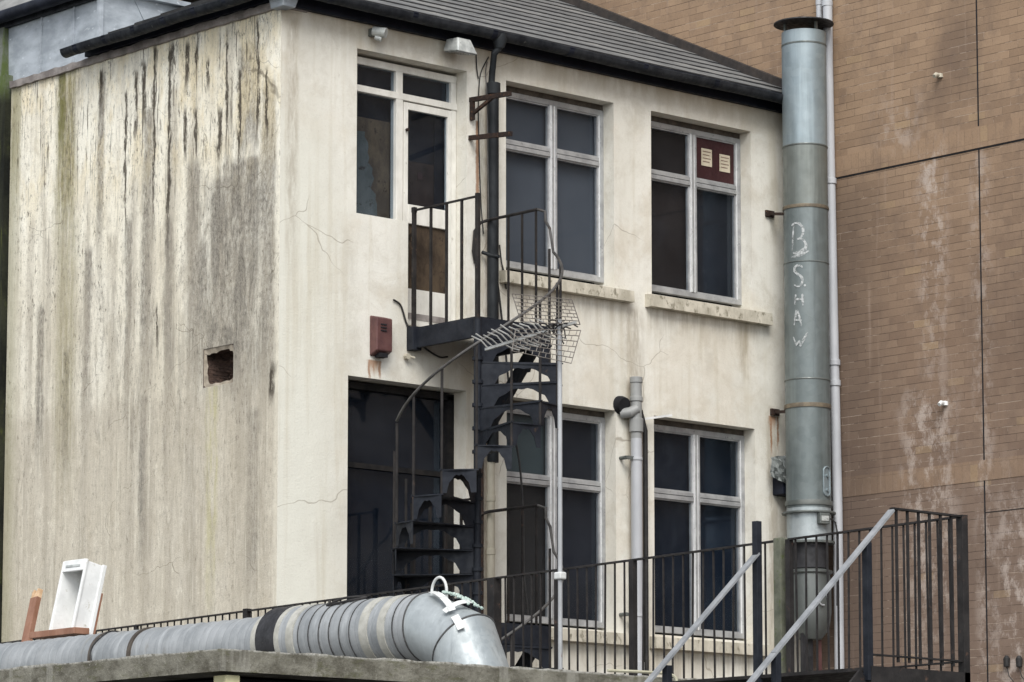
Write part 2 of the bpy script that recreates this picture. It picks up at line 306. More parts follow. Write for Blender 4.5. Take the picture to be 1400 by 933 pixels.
def mat_slate():
    s=SH('roof_slate',.72,0,.2); stp=.47*.36/math.sqrt(1+.47*.47); z0=10.47+.47*(-.20+.12)
    f=s.m_('FRACT',s.m_('DIVIDE',s.add(s.sub(s.z,z0+.012),s.mul(s.sub(s.noise(s.scale(1,1,.1),7.,3.),.5),.022)),stp)); line=s.mx(s.rng(f,.13,.05),s.rng(f,.95,.99))  # dark course lines paint the shadow under each slate edge
    n=s.noise(s.scale(1,1,3),2.4,6.,.7); c=s.mix(s.rng(n,.34,.66),(.125,.130,.133),(.205,.207,.204))
    n2=s.noise(s.scale(1,1,8,4.),3.,5.,.7); c=s.mix(s.rng(n2,.55,.68,0,.7),c,(.27,.265,.245)); n3=s.noise(s.scale(3.2,3.2,4,7.),2.2,3.,.6); c=s.mix(s.rng(n3,.55,.6,0,.35),c,(.09,.094,.097))
    row=s.m_('FLOOR',s.m_('DIVIDE',s.sub(s.z,z0+.012),stp)); uu_=s.add(s.m_('DIVIDE',s.add(s.x,s.y),.27),s.mul(row,.5)); wn=s.node('ShaderNodeTexWhiteNoise'); wn.noise_dimensions='2D'; s.set(wn.inputs['Vector'],s.vec(s.m_('FLOOR',uu_),row,0.))
    c=s.mix(s.rng(wn.outputs['Value'],.55,1.,0,.45,False),c,(.10,.103,.106)); c=s.mix(s.rng(wn.outputs['Value'],.16,.0,0,.5,False),c,(.27,.265,.25)); fj=s.m_('FRACT',uu_); c=s.mix(s.mul(s.rng(fj,.05,.02),.6),c,(.03,.03,.03))
    c=s.mix(s.mul(line,.92),c,(.012,.012,.013)); s.color(c); s.bump(s.noise(None,30.,4.),.3,.004); return s.m
M['slate']=mat_slate()
M['slate_warm']=simple('old_slate',(.17,.17,.165),(.27,.27,.26),3.,.7,0,.3)
M['ridge']=simple('ridge_lead',(.022,.019,.018),(.045,.036,.031),5,.85)
M['gutter']=simple('black_gutter_paint',(.006,.008,.014),(.014,.017,.028),4,.6,0,.25,(1,1,1),(.07,.075,.07),.68,rvar=.1,spec=.2)
M['gutter_lip']=simple('weathered_gutter',(.012,.014,.018),(.032,.035,.040),7,.65,0,.3,(1,1,1),(.13,.13,.12),.64,spec=.2)
M['lead']=simple('lead_sheet',(.26,.29,.32),(.42,.46,.50),3.2,.6,0,.25,(1,1,2),(.62,.66,.70),.60)
M['coping']=simple('coping_mortar',(.17,.15,.14),(.33,.30,.28),6,.85,0,.5,(1,1,1),(.48,.46,.43),.62)
M['alu']=simple('aluminium_frame',(.29,.295,.30),(.42,.425,.425),8,.42,.25,.05,(1,1,1),(.20,.19,.17),.68)
M['alu_bright']=simple('aluminium_bright',(.62,.63,.64),(.78,.79,.79),8,.35,.2,.05,(1,1,.4),(.45,.43,.40),.70)  # paler copy of the frame metal, a highlight put into the colour
M['seal']=simple('window_gap_grime',(.05,.042,.035),(.10,.085,.07),9,.9)
M['white_wood']=simple('old_white_paint',(.62,.60,.54),(.76,.74,.68),7,.6,0,.3,(1,1,.5),(.36,.32,.26),.64)
M['dark_frame']=simple('dark_brown_frame',(.009,.009,.010),(.022,.020,.019),7,.8,spec=.15)
M['black_iron']=simple('black_iron',(.008,.010,.015),(.018,.021,.028),6,.6,.0,.35,(1,1,1),(.05,.034,.026),.64,spec=.22)
M['rail_iron']=simple('weathered_iron_rail',(.014,.013,.013),(.030,.027,.026),6,.65,0,.4,(1,1,1),(.085,.052,.038),.60,spec=.22)
M['hand']=simple('worn_steel_handrail',(.045,.043,.041),(.10,.096,.092),7,.5,.2,.3,(1,1,1),(.07,.05,.04),.60)
M['galv_flat']=simple('galvanised_handrail',(.23,.24,.25),(.34,.35,.36),8,.5,.25,.2,(1,1,1),(.20,.18,.15),.66)
M['rust']=simple('rusty_iron',(.014,.009,.008),(.036,.020,.014),14,.85,0,.6,(1,1,1),(.16,.075,.035),.58)
M['grey_pvc']=simple('grey_painted_pipe',(.24,.245,.24),(.36,.365,.36),3,.5,0,.1,(1,1,.4),(.26,.25,.23),.66)
M['light_pvc']=simple('pale_grey_pipe',(.36,.37,.39),(.47,.48,.50),3,.4,0,.1,(1,1,.3),(.36,.36,.36),.68)
M['blackpipe']=simple('black_cast_iron_pipe',(.008,.010,.012),(.020,.023,.026),6,.6,0,.35,(1,1,.5),(.08,.072,.065),.66,spec=.25)
M['old_pipe']=simple('cream_painted_pipe',(.36,.33,.26),(.50,.46,.37),5,.7,0,.3,(1,1,.4),(.16,.13,.10),.62)
M['brownplastic']=simple('maroon_box_paint',(.075,.032,.032),(.12,.055,.05),8,.55,0,.2,(1,1,1),(.18,.12,.10),.68)
M['lamp_metal']=simple('lamp_housing',(.34,.36,.35),(.56,.58,.56),10,.45,.2,.2,(1,1,1),(.14,.13,.12),.60)
M['lampglass']=simple('lamp_lens',(.16,.17,.17),(.28,.29,.28),12,.25)
M['dark_void']=simple('dark_interior',(.006,.006,.008),(.012,.012,.015),3,.95)
M['holebrick']=simple('exposed_old_brick',(.055,.035,.028),(.13,.082,.062),11,.95,0,.8,(1,1,2),(.02,.015,.012),.52,dist=.02)
M['red_board']=simple('red_board',(.030,.008,.010),(.045,.012,.014),5,.6)
M['paper']=simple('old_paper',(.50,.44,.33),(.62,.55,.42),9,.8)
M['ink']=simple('dark_ink',(.20,.13,.10),(.26,.18,.14),9,.8)
M['white_plastic']=simple('white_plastic',(.66,.67,.66),(.78,.79,.78),7,.45,0,.1,(1,1,1),(.50,.49,.43),.60)
M['brownwood']=simple('red_brown_stained_wood',(.21,.10,.06),(.31,.165,.11),9,.6,0,.3,(1,1,.3))
M['rawwood']=simple('splintered_wood',(.50,.33,.19),(.66,.47,.30),18,.8,0,.6)
M['tape']=simple('white_tape',(.52,.53,.52),(.66,.67,.66),14,.5,0,.2,(1,1,1),(.52,.50,.42),.60)
M['oldtape']=simple('yellowed_tape',(.33,.325,.29),(.44,.435,.395),12,.55,0,.3,(1,1,1),(.40,.37,.28),.60)
M['blackring']=simple('black_rubber_joint',(.012,.012,.014),(.03,.03,.033),8,.6,0,.3,(1,1,1),(.09,.085,.08),.66)
M['cable']=simple('black_cable',(.012,.012,.013),(.03,.028,.027),9,.6)
M['palecable']=simple('cream_cable',(.40,.38,.28),(.52,.50,.38),9,.6)
M['foam']=simple('pale_green_foam',(.36,.46,.42),(.52,.60,.55),30,.9,0,.8)
M['yellow_post']=simple('pale_yellow_post',(.52,.48,.28),(.62,.58,.36),7,.8)
M['mast']=simple('weathered_mast',(.30,.31,.32),(.42,.43,.44),5,.5,.1,.2,(1,1,.5),(.20,.13,.10),.62)
M['antenna']=simple('bare_aluminium',(.32,.32,.30),(.50,.50,.48),9,.45,.3,.1,(1,1,1),(.20,.18,.15),.6)
M['wire']=simple('antenna_wire',(.13,.115,.10),(.22,.20,.18),20,.7)
M['chalk']=simple('white_spray_paint',(.36,.38,.38),(.54,.56,.56),26,.9,0,.1)
_t=M['chalk'].node_tree; _n=_t.nodes.new('ShaderNodeTexNoise'); _n.inputs['Scale'].default_value=38.; _n.inputs['Detail'].default_value=5.
_c=_t.nodes.new('ShaderNodeTexCoord'); _t.links.new(_c.outputs['Object'],_n.inputs['Vector']); _r=_t.nodes.new('ShaderNodeMapRange'); _r.inputs[1].default_value=.34; _r.inputs[2].default_value=.56; _r.inputs[3].default_value=.25; _r.inputs[4].default_value=.95
_t.links.new(_n.outputs['Fac'],_r.inputs[0]); _t.links.new(_r.outputs[0],_t.nodes['Principled BSDF'].inputs['Alpha'])
M['asphalt']=simple('asphalt',(.04,.04,.042),(.065,.065,.065),8,.9,0,.5)
M['yard']=simple('yard_concrete',(.10,.10,.09),(.19,.18,.165),2.,.9,0,.4)
M['post_moss']=simple('mossy_concrete_post',(.07,.075,.055),(.13,.135,.10),8,.9,0,.5,(1,1,1),(.07,.09,.03),.56)
def mat_galv(name,a,b,c,spang=14.,rough=.42,metal=.35,streak=False):
    s=SH(name,rough,metal,.5); n=s.noise(s.scale(1,1,.6),2.,5.,.6); v=s.node('ShaderNodeTexVoronoi'); v.inputs['Scale'].default_value=spang; s.t.links.new(s.P,v.inputs['Vector'])
    q=s.node('ShaderNodeSeparateColor'); s.set(q.inputs[0],v.outputs['Color'])
    col=s.mix(s.rng(n,.3,.7),a,b); col=s.mix(s.mul(q.outputs[0],.25),col,c)
    st=s.noise(s.scale(9,9,.45),1.,5.,.65); col=s.mix(s.rng(st,.5,.72,0,.5),col,tuple(k*1.35 for k in b))
    st2=s.noise(s.scale(11,11,.6,4.),1.,5.,.65); col=s.mix(s.rng(st2,.54,.74,0,.45),col,tuple(k*.55 for k in a))
    s.color(col); s.bump(s.noise(None,2.2,4.,.5),.30,.03); s.rough(s.rng(s.noise(None,9.,4.),.3,.7,rough-.1,rough+.18)); return s.m
M['duct_low']=mat_galv('galvanised_duct',(.115,.138,.138),(.165,.19,.19),(.21,.24,.24))
M['duct_top']=mat_galv('galvanised_duct_pale',(.20,.245,.262),(.27,.322,.345),(.34,.39,.41))
M['duct_mid']=mat_galv('galvanised_duct_dull',(.135,.152,.142),(.185,.20,.185),(.23,.25,.23))
M['fan']=mat_galv('dull_fan_metal',(.07,.08,.078),(.12,.13,.125),(.16,.17,.16))
M['duct_base']=mat_galv('galvanised_spangle',(.28,.32,.33),(.38,.42,.43),(.60,.64,.65),22.)
M['elbow']=mat_galv('galvanised_elbow',(.27,.30,.31),(.37,.40,.41),(.46,.50,.51),26.,.4,.3)
def mat_insul():
    s=SH('foil_insulation',.55,.1,.4)
    # soft rings every 9 cm and grime on top
    r=s.m_('FRACT',s.mul(s.add(s.y,s.mul(s.sub(s.noise(None,3.,3.),.5),.05)),10.)); seam=s.rng(r,.10,.0)
    n=s.noise(None,3.,6.,.65); c=s.mix(s.rng(n,.3,.7),(.22,.235,.245),(.33,.345,.355)); c=s.mix(s.mul(seam,.6),c,(.15,.155,.16))
    st=s.noise(s.scale(3,14,3),1.,5.,.7); c=s.mix(s.rng(st,.5,.7,0,.5),c,(.44,.46,.47))
    g=s.noise(s.scale(2,5,2,4.),1.6,6.,.75); c=s.mix(s.rng(g,.56,.72,0,.5),c,(.22,.21,.18))
    s.color(c); s.bump(s.add(s.mul(s.m_('ABSOLUTE',s.sub(r,.5)),-1.2),s.mul(s.noise(None,20.,4.),.4)),.5,.012); return s.m
M['insul']=mat_insul(); M['gore_seam']=simple('sealed_seam',(.04,.04,.04),(.09,.09,.09),12,.7)
def mat_slab():
    s=SH('weathered_concrete',.92,0,.2); n=s.noise(s.scale(1,1,1.6),3.2,7.,.72)
    c=s.mix(s.rng(n,.32,.66),(.085,.078,.06),(.235,.225,.185)); c=s.mix(s.rng(s.noise(s.scale(1,1,3,2.),5.,6.,.75),.52,.66,0,.7),c,(.10,.10,.055))
    c=s.mix(s.mul(s.rng(s.z,3.478,3.497),s.rng(s.noise(None,12.,4.,.7),.35,.6)),c,(.46,.45,.41)); c=s.mix(s.rng(s.noise(None,26.,5.,.7),.58,.72,0,.7),c,(.34,.33,.28))
    jy=s.m_('FRACT',s.mul(s.add(s.y,.3),.62)); 
    c=s.mix(s.rng(s.noise(s.scale(2.5,2.5,.2,3.),2.2,4.),.56,.64,0,.5),c,(.33,.32,.28))
    s.color(c); s.bump(s.noise(None,26.,6.,.75),.8,.015); return s.m
M['slab']=mat_slab()
def mat_glass(name,tint,boost=1.):
    m=bpy.data.materials.new(name); m.use_nodes=True; t=m.node_tree; t.nodes.remove(t.nodes['Principled BSDF']); o=t.nodes['Material Output']
    tr=t.nodes.new('ShaderNodeBsdfTransparent'); tr.inputs[0].default_value=rgb(tint)
    gl=t.nodes.new('ShaderNodeBsdfGlossy'); gl.inputs['Roughness'].default_value=.04; gl.inputs[0].default_value=(boost*.45,boost*.55,boost*.70,1)
    lw=t.nodes.new('ShaderNodeLayerWeight'); lw.inputs['Blend'].default_value=.5
    pw=t.nodes.new('ShaderNodeMath'); pw.operation='POWER'; pw.inputs[1].default_value=4.; t.links.new(lw.outputs['Facing'],pw.inputs[0])
    fr=t.nodes.new('ShaderNodeMath'); fr.operation='MULTIPLY_ADD'; fr.inputs[1].default_value=.8; fr.inputs[2].default_value=.05; t.links.new(pw.outputs[0],fr.inputs[0])
    nz=t.nodes.new('ShaderNodeTexNoise'); nz.inputs['Scale'].default_value=1.3; bp=t.nodes.new('ShaderNodeBump'); bp.inputs['Strength'].default_value=.05
    tc=t.nodes.new('ShaderNodeTexCoord'); t.links.new(tc.outputs['Object'],nz.inputs['Vector']); t.links.new(nz.outputs['Fac'],bp.inputs['Height']); t.links.new(bp.outputs[0],gl.inputs['Normal'])
    df=t.nodes.new('ShaderNodeBsdfDiffuse'); df.inputs[0].default_value=(.45,.47,.50,1); dn_=t.nodes.new('ShaderNodeTexNoise'); dn_.inputs['Scale'].default_value=1.7; dn_.inputs['Detail'].default_value=6; dn_.inputs['Roughness'].default_value=.7
    t.links.new(tc.outputs['Object'],dn_.inputs['Vector']); dr_=t.nodes.new('ShaderNodeMapRange'); dr_.inputs[1].default_value=.35; dr_.inputs[2].default_value=.75; dr_.inputs[3].default_value=.0; dr_.inputs[4].default_value=.022; t.links.new(dn_.outputs['Fac'],dr_.inputs[0])
    m2=t.nodes.new('ShaderNodeMixShader'); t.links.new(dr_.outputs[0],m2.inputs[0]); t.links.new(tr.outputs[0],m2.inputs[1]); t.links.new(df.outputs[0],m2.inputs[2])
    mx=t.nodes.new('ShaderNodeMixShader'); t.links.new(fr.outputs[0],mx.inputs[0]); t.links.new(m2.outputs[0],mx.inputs[1]); t.links.new(gl.outputs[0],mx.inputs[2]); t.links.new(mx.outputs[0],o.inputs[0])
    return m
M['glass']=mat_glass('window_glass',(.78,.82,.86))
def pane_backing(name,c,k=.8):
    s=SH(name,.9,0,.1); n=s.noise(s.scale(.6,1,.9),1.1,4.,.6)
    s.color(s.mix(s.rng(n,.3,.7),tuple(q*k for q in c),c)); return s.m
M['blind_slate']=pane_backing('slate_blue_blind',(.095,.103,.118))
M['blind_navy']=pane_backing('navy_dark_room',(.007,.013,.024),.6)
M['blind_navy2']=pane_backing('dark_blue_room',(.024,.026,.033),.6)
M['blind_green']=pane_backing('grey_green_blind',(.080,.100,.100))
M['blind_brown']=pane_backing('brown_dark_room',(.028,.022,.021),.6)
M['blind_warm']=pane_backing('warm_dark_blind',(.042,.038,.035),.7)
def mat_board(name,a,b,c):
    s=SH(name,.9,0,.1); n=s.noise(s.scale(1,1,.5),5.,6.,.7); col=s.mix(s.rng(n,.35,.65),a,b); col=s.mix(s.rng(s.noise(s.scale(1,1,1,3.),9.,5.,.7),.58,.68),col,c); s.color(col); return s.m
M['brown_board']=mat_board('stained_plywood',(.09,.065,.045),(.17,.12,.075),(.04,.03,.022))
M['grey_board']=mat_board('peeling_grey_board',(.10,.112,.106),(.165,.175,.165),(.05,.046,.04))
M['maroon_room']=mat_board('maroon_inner_panel',(.032,.020,.018),(.05,.03,.024),(.02,.015,.013))
M['door_panel']=mat_board('weathered_door_panel',(.035,.026,.020),(.085,.062,.042),(.02,.016,.013))

# ================================================================== SETTING
g=MB(); g.face([(-400,-400,0),(400,-400,0),(400,400,0),(-400,400,0)]); struct(g.build('ground',M['asphalt']))
g=MB(); g.box(.3,7.08,-6.6,-.01,.004,1.2); struct(g.build('yard',M['yard']))

# ================================================================== THE RENDERED HOUSE
ZT=10.30; XR=7.10; YB=4.50
house=thing('rendered_house','cream rendered two storey rear block with slate roof and badly streaked side wall','house',(0,0,0))
# openings in the facade: (x0,x1,z0,z1)
OPN=[(2.85,4.33,8.10,10.02),(4.86,6.33,8.10,10.02),(.84,2.33,3.9,6.84),(2.86,4.34,4.60,6.84),(4.88,6.355,4.60,6.84),(.93,1.58,8.42,10.03),(1.58,2.33,7.36,10.03)]
XS=sorted({0.,XR}|{a for o in OPN for a in o[:2]}); ZS=sorted({0.,ZT}|{a for o in OPN for a in o[2:]})
wl=MB(); REC=.30
for i in range(len(XS)-1):
    for j in range(len(ZS)-1):
        xm=(XS[i]+XS[i+1])/2; zm=(ZS[j]+ZS[j+1])/2
        if not any(o[0]<xm<o[1] and o[2]<zm<o[3] for o in OPN): wl.face([(XS[i],0,ZS[j]),(XS[i+1],0,ZS[j]),(XS[i+1],0,ZS[j+1]),(XS[i],0,ZS[j+1])])
def reveal(x0,x1,z0,z1,skip=''):
    if 'l' not in skip: wl.face([(x0,0,z0),(x0,REC,z0),(x0,REC,z1),(x0,0,z1)])
    if 'r' not in skip: wl.face([(x1,0,z0),(x1,REC,z0),(x1,REC,z1),(x1,0,z1)])
    if 't' not in skip: wl.face([(x0,0,z1),(x1,0,z1),(x1,REC,z1),(x0,REC,z1)])
    if 'b' not in skip: wl.face([(x0,0,z0),(x1,0,z0),(x1,REC,z0),(x0,REC,z0)])
for o in OPN[:5]: reveal(*o)
reveal(*OPN[5],'r'); reveal(*OPN[6],'l'); wl.face([(1.58,0,7.36),(1.58,REC,7.36),(1.58,REC,8.42),(1.58,0,8.42)])
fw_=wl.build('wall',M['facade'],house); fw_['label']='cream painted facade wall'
# gable wall, thickness slightly uneven, with the broken-out square hole
hy0,hy1,hz0,hz1=gy(319,500),gy(278,500),gz(298,527),gz(298,474)
gw=MB(); hb=[0.,hy0,hy1,YB]; zb=[0.,hz0,hz1,ZT]
for i in range(3):
    for j in range(3):
        if i==1 and j==1: continue
        gw.face([(0,hb[i],zb[j]),(0,hb[i+1],zb[j]),(0,hb[i+1],zb[j+1]),(0,hb[i],zb[j+1])])
gwo=gw.build('side_wall',M['gable'],house); gwo['label']='side wall streaked black, grey and green'
# broken brick inside the hole: jagged plaster edge and rough cavity
hc=MB(); random.seed(3)
ny,nz=14,18; grid=[]
for i in range(ny+1):
    row=[]
    for j in range(nz+1):
        u=i/ny; w=j/nz; e=min(u,1-u,w,1-w)
        d=(.0+.22*min(1,e*8)*(.7+.3*math.sin(w*PI)) + random.uniform(-.03,.03)) if e>0 else 0
        d+= .035*((int(w*5)+int(u*3))%2) if e>0 else 0
        row.append((d+.001, hy0+(hy1-hy0)*u, hz0+(hz1-hz0)*w))
    grid.append(row)
for i in range(ny):
    for j in range(nz): hc.face([grid[i][j],grid[i+1][j],grid[i+1][j+1],grid[i][j+1]])
hc.build('wall_hole',M['holebrick'],house)
je=MB(); oc=[V(.006,hy0,hz0),V(.006,hy1,hz0),V(.006,hy1,hz1),V(.006,hy0,hz1)]; outer=[]; cen_=sum(oc,V(0,0,0))/4
for k in range(4):
    for q in range(9): outer.append(oc[k].lerp(oc[(k+1)%4],q/9))
inner=[]; pr_=.05
for k,p in enumerate(outer):
    pr_=max(.02,min(.11,pr_+random.uniform(-.03,.03))); t=.20 if p.z>hz1-.01 else 0
    inner.append(p.lerp(cen_,pr_*2.2+t*.8+(.05 if k%9==0 else 0))+V(.012,0,0))
for k in range(36): je.face([outer[k],outer[(k+1)%36],inner[(k+1)%36],inner[k]])
je.build('plaster_edge',simple('broken_plaster',(.20,.17,.13),(.38,.33,.26),9,.9,0,.6),house)
# solid back so that no light leaks (other walls)
bk=MB(); bk.box(.35,XR-.02,1.4,1.45,0,10.2); bk.box(.35,.40,.32,1.4,0,10.2); bk.box(.35,XR-.02,.32,1.4,7.1,7.2); bk.box(.35,XR-.02,.32,1.4,10.12,10.2); bk.build('inner_partition',M['dark_void'],house)
bw=MB(); bw.box(.02,XR-.03,8.9,9.0,0,10.3); bw.build('rear_wall',M['facade'],house)
# coping strip between wall and gutter on the side wall
cp=MB(); n=60; random.seed(21)
of=[(random.uniform(-.005,.005),random.uniform(-.006,.006),random.uniform(-.008,.008)) for _ in range(n+1)]
for k in range(n):
    a=-.02+(YB+.0)*k/n; b=-.02+(YB+.0)*(k+1)/n; A_,B_=of[k],of[k+1]
    cp.hexa([(-.035+A_[0],a,10.268+A_[1]),(.3,a,10.27),(.3,b,10.27),(-.035+B_[0],b,10.268+B_[1]),(-.045+A_[0],a,10.335+A_[2]),(.3,a,10.34),(.3,b,10.34),(-.045+B_[0],b,10.335+B_[2])])
cp.build('coping',M['coping'],house)
# corner lead box
lb=MB(); lb.hexa([(-.09,-.14,10.25),(.06,-.14,10.25),(.06,.05,10.25),(-.09,.05,10.25),(-.12,-.17,10.46),(.12,-.17,10.46),(.12,.08,10.46),(-.12,.08,10.46)]); lb.build('corner_flashing',M['lead'],house,bevel=.008)
# --- main roof. eave z, pitch
PT=.47; EZ=10.47
def roofz(y): return EZ+PT*(y+.12)
cl=math.sqrt(1+PT*PT); EXPO=.36
roof=MB(); random.seed(11)
ny=12
for k in range(ny):
    y0=-.20+k*EXPO/cl*1.0; y1=y0+EXPO/cl+.05; zc=roofz(y0)
    xl0=y0+.02; xl1=y1+.02
    x=xl0
    a=xl0; 
    while a<XR-.06:      # long runs of slates, each run lying very slightly differently
        b=min(a+random.uniform(1.0,2.4),XR-.05)
        if XR-.05-b<.4: b=XR-.05
        dz=random.uniform(0,.003); a1=a+(.30 if a==xl0 else 0)*0
        lo_=a; hi_=max(a,xl1) if a==xl0 else a
        roof.hexa([(lo_,y0,roofz(y0)+.004+dz),(b,y0,roofz(y0)+.004+dz),(b,y1,roofz(y1)-.006),(hi_,y1,roofz(y1)-.006),
                   (lo_,y0,roofz(y0)+.020+dz),(b,y0,roofz(y0)+.020+dz),(b,y1,roofz(y1)+.004),(hi_,y1,roofz(y1)+.004)])
        a=b
rf=roof.build('roof',M['slate'],house)
base=MB(); yt=-.20+ny*EXPO/cl+.05
base.face([(-.18,-.2,roofz(-.2)-.01),(XR-.02,-.2,roofz(-.2)-.01),(XR-.02,yt,roofz(yt)-.01),(yt,yt,roofz(yt)-.01)])
base.face([(XR-.02,yt,roofz(yt)-.01),(yt,yt,roofz(yt)-.01),(yt,9,roofz(yt)-.01),(XR-.02,9,roofz(yt)-.01)])
base.build('roof_deck',M['ridge'],house)
# side (hip) roof slope over the side wall
sr=MB(); 
for k in range(ny):
    x0=-.20+k*EXPO/cl; x1=x0+EXPO/cl+.05
    ya=x0; 
    sr.hexa([(x0,x0,roofz(x0)+.004),(x1,x1,roofz(x1)-.006),(x1,3.05,roofz(x1)-.006),(x0,3.05,roofz(x0)+.004),(x0,x0,roofz(x0)+.022),(x1,x1,roofz(x1)+.004),(x1,3.05,roofz(x1)+.004),(x0,3.05,roofz(x0)+.022)])
sr.build('side_roof',M['slate'],house)
hp=MB(); hp.bar((-.2,-.2,roofz(-.2)+.03),(3.6,3.6,roofz(3.6)+.03),.13,.03); hp.build('hip_ridge',M['ridge'],house)
vg=MB(); vg.bar((XR-.055,-.24,roofz(-.24)+.055),(XR-.055,4.,roofz(4.)+.055),.11,.10); vg.build('abutment_flashing',M['ridge'],house)
# fascia + gutters
fa=MB(); fa.box(.05,XR-.01,-.06,-.002,10.285,10.44); fa.box(-.10,XR-.01,-.20,-.05,10.40,10.44); fa.build('fascia',M['gutter'],house)
sf=MB(); sf.box(-.07,-.002,-.02,3.1,10.345,10.44); sf.box(-.20,-.07,-.1,3.1,10.40,10.44); sf.build('side_fascia',M['gutter'],house)
def gutter(p,q,outv,name):
    m=MB(); out=Vector(outv); p=Vector(p); q=Vector(q); N=10; n=12; rr=.062
    prof=[]
    for k in range(N+1):
        a=PI*k/N; prof.append((-math.cos(a)*rr,-math.sin(a)*rr))
    prof=[(-rr-.004,.012)]+prof+[(rr+.006,.012)]
    for k in range(n):
        a=p.lerp(q,k/n); b=p.lerp(q,(k+1)/n); sag=lambda t: V(0,0,-.012*math.sin(t*PI*2.3)**2)
        A=a+sag(k/n); B=b+sag((k+1)/n)
        for i in range(len(prof)-1):
            m.face([A+out*prof[i][0]+V(0,0,prof[i][1]),B+out*prof[i][0]+V(0,0,prof[i][1]),B+out*prof[i+1][0]+V(0,0,prof[i+1][1]),A+out*prof[i+1][0]+V(0,0,prof[i+1][1])])
    o=m.build(name,M['gutter_lip'],house,smooth=True)
    so=o.modifiers.new('Solid','SOLIDIFY'); so.thickness=.006
    for k in range(7):
        c=MB()
        t=(k+.5)/7; A=p.lerp(q,t); d=(q-p).normalized()
        for i in range(len(prof)-1):
            x0,z0=prof[i]; x1,z1=prof[i+1]
            c.hexa([A+out*x0*1.02+V(0,0,z0-.002)-d*.03,A+out*x1*1.02+V(0,0,z1-.002)-d*.03,A+out*x1*1.12+V(0,0,z1-.012)-d*.03,A+out*x0*1.12+V(0,0,z0-.012)-d*.03,
                    A+out*x0*1.02+V(0,0,z0-.002)+d*.03,A+out*x1*1.02+V(0,0,z1-.002)+d*.03,A+out*x1*1.12+V(0,0,z1-.012)+d*.03,A+out*x0*1.12+V(0,0,z0-.012)+d*.03])
        c.build('gutter_clip',M['gutter'],o)
gutter((-.13,-.235,10.41),(XR-.02,-.235,10.385),(0,-1,0),'gutter')
gutter((-.235,-.22,10.41),(-.235,3.20,10.40),(-1,0,0),'side_gutter')
# --- lead clad box dormer at the far end of the side wall
dm=thing('lead_dormer','grey lead clad box dormer with black gutter at the top left corner','dormer',(0,3.,10.3))
d=MB(); d.box(.03,2.6,2.98,4.62,10.34,11.02); d.build('lead_cladding',M['lead'],dm,bevel=.004)
d=MB()
for yy in (3.42,4.0): d=MB(); d.box(.012,.03,yy-.008,yy+.008,10.34,11.02); d.build('seam',M['lead'],dm)
d=MB(); d.box(.0,.05,2.955,3.0,10.45,11.05); d.build('seam',M['lead'],dm)
d=MB(); d.bar((.60,2.972,10.76),(.45,2.972,11.0),.01,.012); d.build('seam',M['lead'],dm)
d=MB(); d.box(-.10,2.8,2.90,4.9,11.02,11.07); d.build('roof_edge',M['lead'],dm)
d=MB(); d.box(-.02,.05,3.0,9.0,10.94,11.02); d.build('fascia',M['gutter_lip'],dm)
d=MB(); d.tube([(-.10,3.05,11.03),(-.10,9.,11.03)],.065,12); d.build('gutter',M['gutter'],dm,smooth=True)
d=MB()
for k in range(9):
    x0=-.05+k*.24; x1=x0+.27; z=lambda x: 11.09+1.0*(x+.05)
    d.hexa([(x0,3.15+.5*k*.24,z(x0)),(x1,3.15+.5*k*.24,z(x1)-.012),(x1,9,z(x1)-.012),(x0,9,z(x0)),(x0,3.15+.5*k*.24,z(x0)+.02),(x1,3.15+.5*k*.24,z(x1)+.004),(x1,9,z(x1)+.004),(x0,9,z(x0)+.02)])
d.build('roof',M['slate_warm'],dm)
# neighbour wall at far left
nb=MB(); nb.box(-.06,.8,YB+.02,9.,0,10.42); nb.hexa([(-.05,4.60,10.42),(.3,4.60,10.42),(.3,9,10.42),(-.05,9,10.42),(-.02,4.62,10.95),(.3,4.62,10.95),(.3,9,10.95),(-.02,9,10.95)])
tag(nb.build('neighbouring_wall',M['mossy']),'dark damp wall green with moss at the left edge beyond the side wall','wall')

